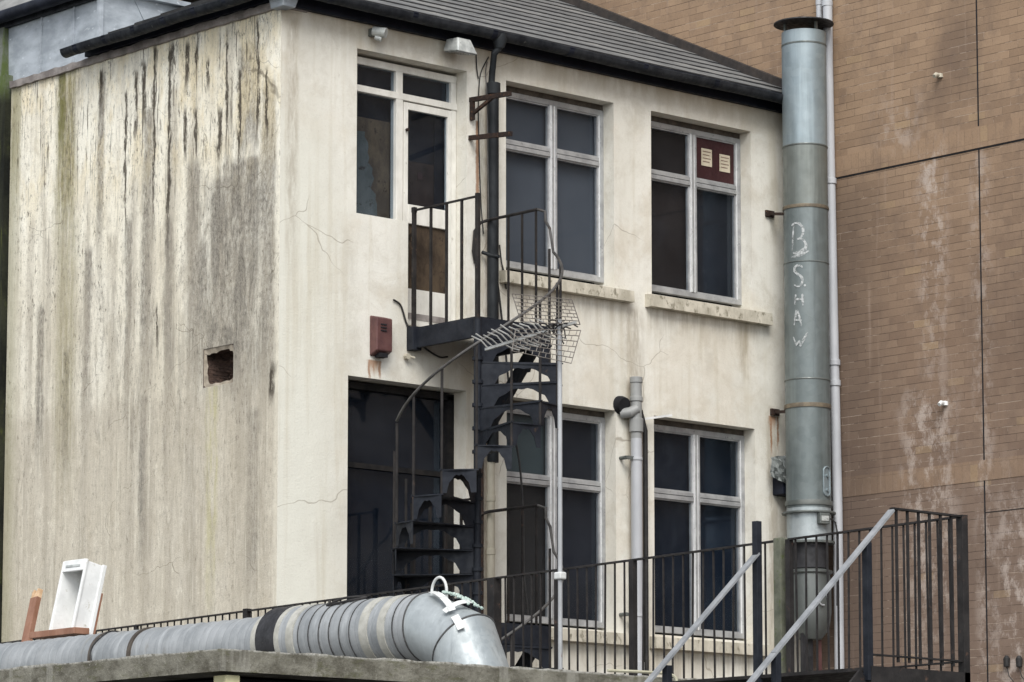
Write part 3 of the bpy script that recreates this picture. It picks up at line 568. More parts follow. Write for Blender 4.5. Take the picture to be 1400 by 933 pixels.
# ================================================================== WINDOWS
YF=.15
def window(label,x0,x1,z0,z1,xm,zt,backings,sill=True,gap_top=.06):
    """aluminium four-light window: blinds = [upper left, upper right, lower left, lower right]"""
    root=MB(); fr=.055
    root.ring(x0,x1,YF,YF+.07,z0,z1-gap_top,fr)
    f=root.build('window',M['alu'],house,bevel=.004); f['label']=label
    for a_,b_,c_ in ((x1-fr-.012,x1-.016,-.004),(xm-.047,xm-.004,-.012),(xm+.004,xm+.045,-.006)):
        s=MB(); s.box(a_+.019,b_,YF+c_,YF+.066,z0+fr,z1-gap_top-fr); uo=s.build('upright',M['alu'],f,bevel=.003)
        s=MB(); s.box(a_,a_+.0188,YF+c_+.006,YF+.064,z0+fr,z1-gap_top-fr); s.build('bead',M['alu_bright'],uo)  # bright strip paints the highlight along the upright's left edge
    for a,b in ((x0+fr,xm-.05),(xm+.048,x1-fr-.014)): 
        t=MB(); t.box(a,b,YF-.008,YF+.06,zt-.048,zt-.004); t.box(a,b,YF-.003,YF+.06,zt+.003,zt+.042)
        t.build('transom',M['alu'],f,bevel=.003)
    c=MB(); c.box(x0,x1,YF+.012,YF+.055,z1-gap_top+.001,z1-.001); c.box(x1-.015,x1-.001,YF+.006,YF+.05,z0+.002,z1-gap_top); c.build('seal',M['seal'],f)
    cells=[(x0+fr,xm-.05,zt+.042,z1-gap_top-fr),(xm+.048,x1-fr-.014,zt+.042,z1-gap_top-fr),(x0+fr,xm-.05,z0+fr,zt-.048),(xm+.048,x1-fr-.014,z0+fr,zt-.048)]
    for k,(a,b,c0,c1) in enumerate(cells):
        p=MB(); w=.014
        p.ring(a,b,YF+.012,YF+.05,c0,c1,w); p.build('casement',M['alu'],f)
        p=MB(); p.face([(a+w,YF+.03,c0+w),(b-w,YF+.03,c0+w),(b-w,YF+.03,c1-w),(a+w,YF+.03,c1-w)]); p.build('pane',M['glass'],f)
        p=MB(); p.box(a-.03,b+.03,YF+.10,YF+.11,c0-.04,c1+.04); q=p.build('blind',M[backings[k]],f)  # slate and green ones are blinds; the dark ones paint unlit rooms
    return f
def sill(x0,x1,z0,z1,out=.10,name='sill'):
    m=MB(); n=14; random.seed(int(x0*100+z0*10))
    for k in range(n):
        a=x0+(x1-x0)*k/n; b=x0+(x1-x0)*(k+1)/n
        m.hexa([(a,-out,z0),(b,-out,z0),(b,.0+.15,z0),(a,.15,z0),(a,-out+.006,z1-.025),(b,-out+.006,z1-.025),(b,.15,z1),(a,.15,z1)])
    return m.build(name,M['sillm'],house,bevel=0)
M['sillm']=simple('stained_sill',(.38,.35,.28),(.58,.54,.45),7,.9,0,.6,(1,1,.6),(.22,.20,.15),.54)
M['seal']=M['seal']
w1=window('upper window with plain slate blue panes',2.85,4.33,8.17,10.02,3.63,9.42,['blind_slate']*4)
w2=window('upper window with red board and two paper notices',4.86,6.33,8.17,10.02,5.62,9.40,['blind_brown','blind_brown','blind_brown','blind_navy2'])
w3=window('lower window behind the spiral stair',2.86,4.34,4.64,6.84,3.62,6.07,['blind_green','blind_navy2','blind_warm','blind_navy2'])
w4=window('lower window with dark navy panes',4.88,6.355,4.64,6.84,5.64,6.07,['blind_navy']*4)
sill(2.76,4.52,7.96,8.10); sill(4.76,6.54,7.95,8.10); sill(2.80,4.55,4.46,4.60); sill(4.80,6.50,4.45,4.59)
# red board and notices in w2
b=MB(); b.box(5.67,6.26,YF+.022,YF+.028,9.45,9.89); b.build('red_board',M['red_board'],w2)
for (a,z) in ((5.76,9.60),(6.03,9.575)):
    p=MB(); p.box(a,a+.155,YF+.016,YF+.020,z,z+.185); po=p.build('paper_notice',M['paper'],w2)
    q=MB()
    for k in range(4): q.box(a+.018,a+.135-.02*(k%2),YF+.0125,YF+.0155,z+.150-.036*k,z+.158-.036*k)
    q.build('printed_lines',M['ink'],po)
# --- upper landing door and side light (white timber)
dr=MB()
dr.box(.93,2.33,YF,YF+.08,9.93,10.0); dr.box(.93,2.33,YF-.012,YF+.08,9.655,9.72); dr.box(1.545,1.63,YF-.01,YF+.08,8.42,9.655); dr.box(1.545,1.63,YF-.004,YF+.08,9.72,9.93); dr.box(2.26,2.325,YF,YF+.08,7.38,9.655); dr.box(2.26,2.325,YF,YF+.08,9.72,9.93); dr.box(.93,.965,YF,YF+.08,8.44,9.93)
door=dr.build('door_frame',M['white_wood'],house,bevel=.004); door['label']='white timber door frame with side light above the iron landing'
lf=MB(); lf.box(1.64,1.695,YF-.01,YF+.04,7.44,9.64); lf.box(2.205,2.25,YF-.01,YF+.04,7.44,9.64); lf.box(1.695,2.205,YF-.01,YF+.04,9.57,9.64); lf.box(1.695,2.205,YF-.014,YF+.04,8.44,8.63); lf.box(1.695,2.205,YF-.01,YF+.04,7.44,7.80)
leaf=lf.build('door',M['white_wood'],house,bevel=.004); leaf['label']='white glazed door with dark lower panel'
p=MB(); p.box(1.695,2.205,YF+.015,YF+.019,8.63,9.57); p.build('pane',M['glass'],leaf)
p=MB(); p.box(1.60,2.24,YF+.13,YF+.14,8.4,9.10); p.build('inner_panel',M['maroon_room'],leaf)
p=MB(); p.box(1.60,2.24,YF+.135,YF+.145,9.105,9.66); p.box(2.13,2.24,YF+.10,YF+.11,8.4,9.66); p.build('dark_room',M['blind_navy'],leaf)
p=MB(); p.lathe((0,0,0),[(0,0)],3) if False else p.box(1.93,1.99,YF+.12,YF+.125,8.93,9.0); p.build('red_tag',M['red_board'],leaf)
p=MB(); p.box(1.695,2.205,YF+.012,YF+.03,7.80,8.44); p.build('lower_panel',M['door_panel'],leaf)
p=MB(); p.tube([(1.665,YF-.02,9.36),(1.665,YF-.045,9.36)],.016,10); p.build('door_knob',M['rust'],leaf)
p=MB(); p.box(1.70,2.2,YF-.016,YF-.011,7.50,7.56); p.build('weather_bar',M['coping'],leaf)
for a,b_,c0,c1 in ((.965,1.545,8.44,9.655),(.965,1.545,9.72,9.93),(1.63,2.26,9.72,9.93)):
    p=MB(); p.box(a,b_,YF+.035,YF+.039,c0,c1); p.build('pane',M['glass'],door)
p=MB(); p.box(.9,2.3,YF+.14,YF+.15,9.44,9.98); p.build('dark_room',M['blind_navy'],door)
p=MB(); p.box(.9,1.56,YF+.11,YF+.12,8.4,9.44); p.build('plywood_board',M['brown_board'],door)
p=MB(); pts=[(.9,8.4),(1.34,8.4)]; random.seed(5)
zz=8.4
while zz<9.26: zz+=.05; pts.append((1.40-.14*((zz-8.4)/.9)+random.uniform(-.035,.03),zz))
pts+= [(.9,9.28)]
p.prism([(a,YF+.104,c) for a,c in pts],(0,-.005,0)); p.build('peeling_board',M['grey_board'],door)
# --- lower dark doorway
ld=MB(); ld.box(.84,2.33,.20,.26,6.0,6.05); ld.box(2.25,2.33,.18,.26,3.9,6.80); ld.box(.84,2.33,.18,.26,6.76,6.82)
ldo=ld.build('doorway',M['dark_frame'],house); ldo['label']='wide dark lower doorway behind the spiral stair'
p=MB(); p.box(.84,2.33,.24,.244,3.9,6.78); p.build('pane',M['glass'],ldo)
p=MB(); p.box(.75,2.4,.31,.32,3.8,6.9); p.build('dark_room',M['blind_navy'],ldo)

# ================================================================== THE BRICK BUILDING
br=thing('brick_building','large windowless brown brick wall with soldier courses behind the house','building',(XR,0,0))
b=MB(); b.box(XR,XR+.6,-16,16,0,17); b.build('brick_wall',M['brick'],br)
bz0=hit(1143,245,0,XR).z; bz1=hit(1143,215.6,0,XR).z
sb=MB(); sb.box(XR-.008,XR,-16,16,bz0+.015,bz1); s2=hit(1251,670,0,XR).z; s3=hit(1251,641,0,XR).z; sb.box(XR-.005,XR,-16,16,s2+.01,s3); sb.build('soldier_course',M['soldier'],br)
dk=MB(); dk.box(XR-.004,XR,-16,16,bz0-.004,bz0+.012)  # dark strip painted as the shadow under the upper soldier band
yj=hit(1339,240,0,XR).y; dk.box(XR-.0035,XR,yj-.008,yj+.008,bz1+.01,17); dk.box(XR-.0035,XR,yj-.008,yj+.008,0,bz0-.005); dk.box(XR-.0032,XR,-16,yj-.01,s2-.32,s2-.312); dk.build('movement_joint',M['dark_void'],br)
for (px,py,sz) in ((1286,104,.05),(1293,552,.05)):
    c=hit(px,py,0,XR); m=MB(); m.tube([c+V(.0,0,0),c+V(-.07,0,.005),c+V(-.10,0,-.02)],.022,10); m.lathe(c+V(-.01,0,0),[(.0,-.03),(.035,-.02),(.03,.02),(0,.03)],10)
    tag(m.build('overflow_pipe',M['white_plastic'] if py>300 else M['old_pipe'],smooth=True),('small tan' if py<300 else 'small white')+' overflow outlet stub on the '+('upper' if py<300 else 'lower')+' brick wall','pipe','overflow stubs on the brick wall')
for px in (1379,1396):
    c=hit(px,905,0,XR); m=MB(); m.lathe(c+V(-.03,0,0),[(0,-.06),(.03,-.05),(.035,.03),(.015,.06),(0,.06)],12); m.tube([c+V(-.03,0,-.05),c+V(-.03,-.03,-.15),c+V(-.03,-.12,-.24)],.005,6)
    tag(m.build('wall_fitting',M['cable'],smooth=True),'small black cable fitting low on the brick wall, '+('the left one' if px<1390 else 'the right one at the photo edge'),'fitting','cable fittings on the brick wall')
# white downpipes on brick
def pipe(name,label,pts,r,mat,collars=(),cat='pipe',n=18,cm=None):
    root=thing(name,label,cat,tuple(pts[-1]))
    m=MB(); m.tube(pts,r,n); m.build('pipe_run',mat,root,smooth=True)
    for z in collars:
        if z is None: continue
        k=MB(); c=Vector(z); k.tube([c-V(0,0,.03),c+V(0,0,.03)],r*1.16,n); k.build('collar',cm or mat,root,smooth=True,bevel=.004)
    return root
yw=hit(1132,60,0,7.03).y; yw2=hit(1145,676,0,7.03).y
pc=lambda py: (7.03,yw+(yw2-yw)*(py-60)/616,hit(1137,py,0,7.03).z)
pipe('white_downpipe','tall white downpipe running up the brick wall beside the big duct',[(7.03,yw,13.),(7.03,yw,10.8),(7.03,(yw+yw2)/2,8.),(7.03,yw2,6.),(7.03,yw2,3.)],.052,M['light_pvc'],[pc(248),pc(497),pc(525),pc(4)])
pipe('thin_white_pipe','thinner white pipe between the tall duct and the white downpipe',[(7.04,yw+.13,13.),(7.04,yw+.13,10.5),(7.04,yw+.13,9.)],.034,M['light_pvc'],[(7.04,yw+.13,hit(1120,4,0,7.04).z)])

# ================================================================== THE BIG VERTICAL DUCT
DX,DY,DR=6.72,-.42,.236
dz=lambda py: hit(1105,py,1,DY-DR*.7).z
def cyl(ang,z,r=DR): return V(DX+r*math.cos(ang),DY+r*math.sin(ang),z)
a_d=math.atan2(CAM.y-DY,CAM.x-DX)
duct=thing('extract_duct','tall round galvanised extract duct with black cap and sprayed letters','duct',(DX,DY,dz(738)))
def seg(z0,z1,mat,name='duct_section',r=DR):
    m=MB(); m.lathe((DX,DY,0),[(r,z0),(r,z1)],48); return m.build(name,mat,duct,smooth=True)
top=seg(dz(197),dz(40),M['duct_top']); seg(dz(282),dz(197)-.001,M['duct_mid']); low=seg(dz(692),dz(282)-.001,M['duct_low']); seg(dz(738),dz(692)-.001,M['duct_base'],r=DR-.004)
def band(z,h,mat,dr=.008):
    m=MB(); m.lathe((DX,DY,0),[(DR-.01,z-h/2),(DR+dr,z-h/2),(DR+dr+.003,z),(DR+dr,z+h/2),(DR-.01,z+h/2)],48); m.build('joint_band',mat,duct,smooth=True)
M['band']=simple('dull_band',(.10,.115,.11),(.17,.18,.17),8,.5,.3); M['brass']=simple('rusty_band',(.12,.10,.075),(.20,.165,.115),14,.6,.2,.3)
for py,h,mt,drr in ((197,.018,'band',.004),(281,.035,'brass',.008),(357,.014,'band',.003),(517,.016,'band',.004),(553,.045,'brass',.010),(686,.05,'band',.012),(699,.02,'band',.045),(58,.02,'band',.003)): band(dz(py),h,M[mt],drr)
m=MB(); zc=hit(1097,34,1,DY).z; m.lathe((DX,DY,zc),[(0,.05),(.20,.035),(.318,.012),(.320,.0),(.10,.002),(.0,.002)],48); m.build('rain_cap',M['blackring'],duct,smooth=True)
for q in (0.4,2.5,4.6): m=MB(); m.box(DX+.2*math.cos(q)-.012,DX+.2*math.cos(q)+.012,DY+.2*math.sin(q)-.012,DY+.2*math.sin(q)+.012,dz(38)-.05,zc+.01); m.build('cap_stay',M['band'],duct)
# inspection plate
a=math.atan2(CAM.y-DY,CAM.x-DX); ap=a+.93
m=MB(); zc=dz(657)
loop=[]
for k in range(40):
    t=2*PI*k/40; du=.052*math.cos(t); dv=.10*math.copysign(1,math.sin(t))+.052*math.sin(t); loop.append((du/DR,dv))
ring=[cyl(ap+u,zc+v,DR+.006) for u,v in loop]; m.tube(ring+[ring[0]],.010,8)
m.face([cyl(ap+u,zc+v,DR+.004) for u,v in loop])
for v_ in (-.09,.06): m.tube([cyl(ap,zc+v_,DR),cyl(ap,zc+v_,DR+.02)],.018,10)
m.build('inspection_plate',M['duct_top'],duct,smooth=True)
# sprayed letters following the cylinder: stroke lists in photo pixels
def stroke(pts,w,mat=None):
    """pts are photo pixels on the duct face -> painted ribbon lying on the cylinder"""
    out=[]
    for (px,py) in pts:
        dvec=RT*((px-700)/F)+UP*((CY-py)/F)+FW; ox=CAM.x-DX; oy=CAM.y-DY; R_=DR+.0025
        A=dvec.x**2+dvec.y**2; B=2*(ox*dvec.x+oy*dvec.y); Cc=ox*ox+oy*oy-R_*R_; D=max(0,B*B-4*A*Cc); t=(-B-math.sqrt(D))/(2*A); p=CAM+dvec*t
        out.append((math.atan2(p.y-DY,p.x-DX)*DR,p.z))
    # resample, jitter the width like spray
    L=[]; 
    for k in range(len(out)-1):
        n_=max(2,int(math.dist(out[k],out[k+1])/.012))
        for j in range(n_): t=j/n_; L.append((out[k][0]*(1-t)+out[k+1][0]*t,out[k][1]*(1-t)+out[k+1][1]*t))
    L.append(out[-1]); m=MB()
    ed=[]
    for k,p in enumerate(L):
        q=L[min(k+1,len(L)-1)]; r_=L[max(k-1,0)]; dx=q[0]-r_[0]; dy=q[1]-r_[1]; l=math.hypot(dx,dy) or 1; nx,ny_=-dy/l,dx/l
        tt=k/max(1,len(L)-1); ww=w/2*(.55+.45*math.sin(PI*min(1,max(0,tt*1.1))))*random.uniform(.8,1.15)
        ed.append(((p[0]+nx*ww,p[1]+ny_*ww),(p[0]-nx*ww,p[1]-ny_*ww)))
    for k in range(len(ed)-1):
        m.face([cyl(u/DR,z,DR+.0025+.0004*len(strokes)) for u,z in (ed[k][0],ed[k][1],ed[k+1][1],ed[k+1][0])])
    strokes.append(m.build('sprayed_stroke',M['chalk'],duct))
def arc(cx,cy,rx,ry,a0,a1,n=14): return [(cx+rx*math.cos(math.radians(a0+(a1-a0)*k/n)),cy+ry*math.sin(math.radians(a0+(a1-a0)*k/n))) for k in range(n+1)]
strokes=[]; random.seed(2)
stroke([(1085,308),(1084,325),(1083,344)],.022)
stroke(arc(1089,316,9,11,-140,80)+[(1090,327)],.028); stroke([(1091,327)]+arc(1089,336,13,11,-60,110)+[(1085,347)],.030)
stroke([(1082,352),(1095,349),(1106,343)],.030); stroke([(1084,346),(1092,345),(1101,338)],.022)
stroke(arc(1092,369,6,6,-30,-200)+arc(1091,384,6,8,-80,100)+[(1086,390)],.030); stroke([(1100,389),(1101,392)],.025)
stroke([(1088,403),(1087,417)],.024); stroke([(1097,402),(1098,418)],.028); stroke([(1087,410),(1098,409)],.024)
stroke([(1086,445),(1089,425),(1091,426),(1096,446)],.026); stroke([(1087,438),(1096,438)],.020)
stroke([(1085,461),(1089,472),(1093,466),(1095,474)],.020); stroke([(1094,474),(1104,455)],.028)
# duct base: clamp plate, dark throat, fan elbow
m=MB(); zb0=dz(775); m.lathe((DX,DY,0),[(.20,zb0),(.20,dz(741))],32); m.build('rubber_throat',M['blackring'],duct,smooth=True)
m=MB(); m.lathe((DX,DY,0),[(.18,dz(741)),(.27,dz(741)),(.27,dz(738)),(.2,dz(738))],40); m.build('flange',M['band'],duct,smooth=True)
m=MB(); m.lathe((DX,DY,0),[(.19,dz(776)),(.24,dz(778)),(.24,dz(781)),(.22,dz(783))],32)
m.lathe((DX,DY,0),[(.0,dz(783)),(.215,dz(783)),(.225,dz(800)),(.225,dz(835)),(.20,dz(858)),(.12,dz(872)),(0,dz(873))],32)
m.build('fan_housing',M['fan'],duct,smooth=True)
for dx_ in (-.14,-.03,.10): m=MB(); m.box(DX+dx_-.02,DX+dx_+.02,DY-.05,DY-.01,1.2,dz(862)); m.build('leg',M['brownplastic'] if dx_>0 else M['blackring'],duct)
m=MB(); m.tube([(DX-.05+.07*math.cos(q),DY-.235,dz(818)+.07*math.sin(q)) for q in [k*.5 for k in range(11)]],.008,6); m.build('fan_cable',M['light_pvc'],duct,smooth=True)
jb=thing('junction_box','small grey junction box with black cable at the foot of the tall duct','electrical box',tuple(cyl(a+.55,dz(709))))
c=cyl(a+.60,dz(709),DR+.03); dn=V(math.cos(a+.6),math.sin(a+.6),0); dt=V(-dn.y,dn.x,0)
m=MB(); m.obox(c,dt*.062,dn*.03,V(0,0,.058)); m.build('box_body',M['band'],jb,bevel=.008)
m=MB(); m.obox(c+dn*.032,dt*.045,dn*.004,V(0,0,.026)); m.build('cover_label',M['lamp_metal'],jb)
m=MB(); m.tube([c+dt*.06,c+dt*.10,c+dt*.15+V(0,0,-.03),c+dt*.17+V(0,0,-.12),c+dt*.16+V(0,0,-.9)],.009,8); m.build('cable',M['cable'],jb,smooth=True)
# duct support brackets on facade
def wbracket(px,py,label,rusty,to):
    c=hit(px,py,1,0); o=thing('pipe_bracket',label,'bracket',tuple(c)); m=MB(); m.box(c.x-.06,c.x+.06,-.03,0,c.z-.035,c.z+.035); m.build('wall_plate',M[rusty],o,bevel=.004)
    m=MB(); m.bar((c.x,-.02,c.z),to,.03,.03); m.build('arm',M[rusty],o)
wbracket(1051,293,'rusty stub bracket tying the tall duct to the wall beside the upper window','rust',(DX-.2,DY+.05,dz(290)))
wbracket(1058,564,'heavily rusted bracket with rust runs beside the tall duct above the metal cowl','rust',(DX-.2,DY+.05,dz(560)))
# crumpled metal cowl left of the duct
cw=hit(1068,640,1,-.03); o=thing('vent_cowl','crumpled grey metal cowl with black vent below it, left of the tall duct','vent',tuple(cw))
m=MB(); random.seed(9); 
P_=[(hit(1053,625,1,-.05)),(hit(1082,622,1,-.25)),(hit(1082,664,1,-.22)),(hit(1054,652,1,-.12))]
N_=8
G=[[P_[0].lerp(P_[1],i/N_).lerp(P_[3].lerp(P_[2],i/N_),j/N_)+V(random.uniform(-.006,.006),random.uniform(-.014,.014),random.uniform(-.006,.006)) for j in range(N_+1)] for i in range(N_+1)]
for i in range(N_):
    for j in range(N_): m.face([G[i][j],G[i+1][j],G[i+1][j+1],G[i][j+1]])
m.build('crumpled_sheet',M['fan'],o)
m=MB(); c=hit(1072,665,1,-.08); m.box(c.x-.10,c.x+.12,-.16,-.005,c.z-.10,c.z+.10); m.build('vent_box',M['gutter'],o,bevel=.01)
m=MB(); m.tube([(c.x+.08,-.05,c.z-.1),(c.x+.10,-.03,c.z-.5),(c.x+.09,-.03,4.)],.010,8); m.build('cable',M['cable'],o)

# ================================================================== PIPES ON THE FACADE
bx=lambda px,py: hit(px,py,1,-.09)
dp=thing('black_downpipe','black cast iron downpipe with swan neck under the gutter','downpipe',(2.6,-.09,7.))
t0=hit(683,66,1,-.235); m=MB(); m.tube([(t0.x,-.235,10.36),(t0.x,-.235,10.26),(t0.x-.04,-.20,10.20),(bx(672,100).x,-.10,10.04),(bx(672,100).x,-.09,9.93),(bx(672,125).x,-.09,9.80)],.033,16); m.build('swan_neck',M['blackpipe'],dp,smooth=True)
m=MB(); m.lathe((t0.x,-.235,10.30),[(.045,-.05),(.075,.04),(.075,.09)],18); m.build('gutter_outlet',M['blackpipe'],dp,smooth=True)
xp=bx(674,300).x
m=MB(); m.tube([(xp,-.09,9.83),(xp,-.09,6.15)],.058,18); m.build('pipe_run',M['blackpipe'],dp,smooth=True)
for py in (122,): 
    c=bx(674,py); m=MB(); m.tube([(xp,-.09,c.z+.06),(xp,-.09,c.z-.06)],.074,18); m.build('socket',M['blackpipe'],dp,smooth=True,bevel=.008)
c=bx(674,351); m=MB(); 
for dx_ in (-.09,.09): m.tube([(xp+dx_,-.03,c.z+.04),(xp+dx_*.5,-.12,c.z),(xp,-.16,c.z-.01)],.018,8)
m.build('clip',M['blackpipe'],dp,smooth=True)
lp=pipe('cream_downpipe','cream painted lower drainpipe behind the spiral stair',[(bx(672,640).x,-.08,6.16),(bx(672,640).x,-.08,3.0)],.040,M['old_pipe'],[(bx(672,640).x,-.08,hit(672,682,1,-.08).z),(bx(672,640).x,-.08,hit(672,755,1,-.08).z)])
pipe('dark_thin_pipe','thin dark pipe beside the cream lower drainpipe',[(bx(663,640).x,-.05,6.7),(bx(663,640).x,-.05,3.0)],.016,M['rust'])
vt=lambda py: hit(870,py,1,-.10)
vp=thing('vent_pipe','grey soil vent pipe standing between the two lower windows','pipe',(vt(600).x,-.10,3.2))
m=MB(); m.tube([(vt(600).x,-.10,vt(516).z),(vt(600).x,-.10,vt(600).z)],.058,20); m.build('upper_pipe',M['grey_pvc'],vp,smooth=True)
m=MB(); m.tube([(vt(600).x,-.10,vt(600).z),(vt(600).x,-.10,2.6)],.058,20); m.build('lower_pipe',M['light_pvc'],vp,smooth=True)
for py,h,r in ((520,.06,.066),(546,.05,.068),(582,.14,.072),(628,.03,.066),(842,.03,.066),(912,.10,.072)):
    m=MB(); z=vt(py).z; m.tube([(vt(600).x,-.10,z-h/2),(vt(600).x,-.10,z+h/2)],r,20); m.build('collar',M['grey_pvc'] if py<600 else M['light_pvc'],vp,smooth=True,bevel=.005)
for py in (627,841):
    m=MB(); c=vt(py); m.box(c.x-.15,c.x-.055,-.12,-.08,c.z-.015,c.z+.015); m.tube([(c.x-.13,0,c.z),(c.x-.13,-.10,c.z)],.02,8); m.build('wall_clip',M['band'],vp)
c=hit(853,556,1,-.06); o=thing('wall_cowl','round black and grey cowl in a broken patch left of the grey vent pipe','vent',tuple(c))
m=MB(); m.tube([(c.x,.0,c.z+.02),(c.x,-.03,c.z+.02),(c.x+.0,-.07,c.z+.01)],[.095,.09,.08],20); m.build('opening',M['dark_void'],o,smooth=True)
m=MB(); m.tube([(c.x+.0,-.02,c.z-.07),(c.x+.05,-.10,c.z-.06),(c.x+.12,-.13,c.z-.02)],[.05,.055,.05],16); m.build('branch_elbow',M['grey_pvc'],o,smooth=True)
bpz=pipe('black_soil_pipe','thin black pipe between the grey vent pipe and the right lower window',[(bx(880,575).x-.02,-.06,hit(880,562,1,-.06).z),(bx(885,600).x,-.06,hit(885,590,1,-.06).z),(bx(885,600).x,-.06,3.)],.026,M['cable'])
m=MB(); a_=hit(881,573,1,-.07); b_=hit(918,568,1,-.07); m.bar(a_,b_,.02,.022); tag(m.build('timber_strip',M['white_plastic']),'short white strip sticking out over the right lower window','strip')

# iron wall brackets near the black downpipe
def iron_bracket(lbl,pts,brace):
    c=hit(*pts[0],1,0); o=thing('iron_bracket',lbl,'bracket',tuple(c)); m=MB()
    P0=hit(*pts[0],1,-.0); P1=hit(*pts[1],0,P0.x+.02); m.bar(P0,P1,.035,.045); m.build('arm',M['rust'],o)
    if brace:
        a1=P0+V(0,-.06,.02); a2=V(P0.x,-.03,hit(*brace[1],1,0).z); a1.y=-.03; m=MB(); m.bar(a1,a2,.05,.03); m.bar(a2+V(0,0,.06),P0.lerp(P1,.6),.03,.03); m.build('brace',M['rust'],o)
iron_bracket('rusty iron wall bracket with brace beside the black downpipe, the upper one',[(643,137),(698,128)],[(657,137),(657,168)])
iron_bracket('flat rusty iron arm crossing the black downpipe, the lower one without brace',[(642,189),(699,183)],None)
# lamps
c=hit(627,66,1,-.16); o=thing('flood_light','grey trapezoid floodlight under the gutter above the upper door','light',tuple(c))
m=MB(); m.hexa([(c.x-.13,-.30,c.z-.07),(c.x+.13,-.30,c.z-.07),(c.x+.12,-.06,c.z-.03),(c.x-.12,-.06,c.z-.03),(c.x-.09,-.25,c.z+.08),(c.x+.08,-.25,c.z+.08),(c.x+.08,-.08,c.z+.09),(c.x-.09,-.08,c.z+.09)]); m.build('housing',M['lamp_metal'],o,bevel=.012)
m=MB(); m.hexa([(c.x-.115,-.285,c.z-.078),(c.x+.115,-.285,c.z-.078),(c.x+.105,-.075,c.z-.038),(c.x-.105,-.075,c.z-.038),(c.x-.115,-.285,c.z-.068),(c.x+.115,-.285,c.z-.068),(c.x+.105,-.075,c.z-.028),(c.x-.105,-.075,c.z-.028)]); m.build('lens',M['lampglass'],o)
m=MB(); m.box(c.x-.03,c.x+.03,-.09,0,c.z-.02,c.z+.05); m.build('mount',M['lamp_metal'],o)
c=hit(516,46,1,-.1); o=thing('security_sensor','small grey sensor lamp under the gutter left of the upper door','light',tuple(c))
m=MB(); m.box(c.x-.035,c.x+.02,-.05,0,c.z-.02,c.z+.06); m.build('mount',M['band'],o,bevel=.01)
m=MB(); m.tube([(c.x-.02,-.06,c.z+.03),(c.x+.05,-.17,c.z+.0)],[.045,.05],14); m.tube([(c.x-.0,-.07,c.z-.03),(c.x+.04,-.12,c.z-.05)],.03,12); m.build('head',M['lamp_metal'],o,smooth=True)
# maroon flue box
a0=hit(504,431,1,0); a1=hit(524,492,1,0); o=thing('meter_box','maroon metal box on the wall between the doorways, rust runs below','wall box',(a0.x+.15,0,a1.z))
x0,x1,z0,z1=a0.x+.01,hit(536,440,1,-.1).x,hit(510,488,1,0).z,a0.z
m=MB(); m.hexa([(x0,-.11,z0+.05),(x1-.0,-.11,z0+.05),(x1,0,z0),(x0,0,z0),(x0,-.11,z1-.03),(x1,-.11,z1-.03),(x1,0,z1),(x0,0,z1)]); m.build('cover',M['brownplastic'],o,bevel=.012)
m=MB()
for k in range(3): m.box(x0+.05,x0+.12,-.118,-.110,z1-.10-.03*k,z1-.088-.03*k)
m.build('louvre',M['dark_void'],o)
m=MB(); m.box(x0+.05,x1-.05,-.10,-.02,z0-.01,z0+.03); m.build('outlet',M['dark_void'],o)
# cables
def cable(label,pts,r=.008,mat='cable',name='cable'):
    # smooth through the points
    P=[Vector(p) for p in pts]; out=[]
    for i in range(len(P)-1):
        p0=P[max(0,i-1)];p1=P[i];p2=P[i+1];p3=P[min(len(P)-1,i+2)]
        for k in range(6):
            t=k/6; out.append(.5*((2*p1)+(p2-p0)*t+(2*p0-5*p1+4*p2-p3)*t*t+(3*p1-p0-3*p2+p3)*t**3))
    out.append(P[-1]); m=MB(); m.tube(out,r,7); return tag(m.build(name,M[mat],smooth=True),label,'cable')
h=lambda px,py,y=-.015: hit(px,py,1,y)
cable('black cable looping from the wall to the underside of the iron landing',[h(538,410),h(548,418),h(555,440),h(562,455),h(580,475),h(600,488),h(612,488)],.009)
cable('loose thin wire hanging left of the black downpipe under the gutter',[h(651,75),h(652,95),h(654,108)],.006)
cable('looped thin wire beside the swan neck of the black downpipe',[h(668,78),h(658,98),h(655,118),h(654,150),h(655,200),h(656,240),h(658,285),h(661,320)],.006)
cable('pale wire running down the face of the black downpipe',[h(666,85,-.02),h(664,100,-.1),h(666,140,-.17),h(667,220,-.17),h(668,300,-.17)],.006,'hand')
cable('black cable drooping from the downpipe clip past the upper window sill',[h(683,335),h(686,360),h(690,375),h(692,395),h(686,360)],.007)
cable('black cable hanging down in front of the left lower window',[h(680,385,-.05),h(683,410,-.05),h(690,470,-.05),h(695,520,-.05),h(703,590,-.05),h(711,640,-.05),h(715,700,-.05),h(716,780,-.05),h(722,840,-.05)],.011)
# small fixings on the facade
c=h(555,488); m=MB(); m.tube([c,c+V(0,-.04,0)],.03,8); m.tube([c+V(.02,-.03,0),c+V(.07,-.05,-.01)],.012,8); tag(m.build('pipe_stub',M['old_pipe'],smooth=True),'small broken pipe stub on the wall right of the maroon box','pipe')

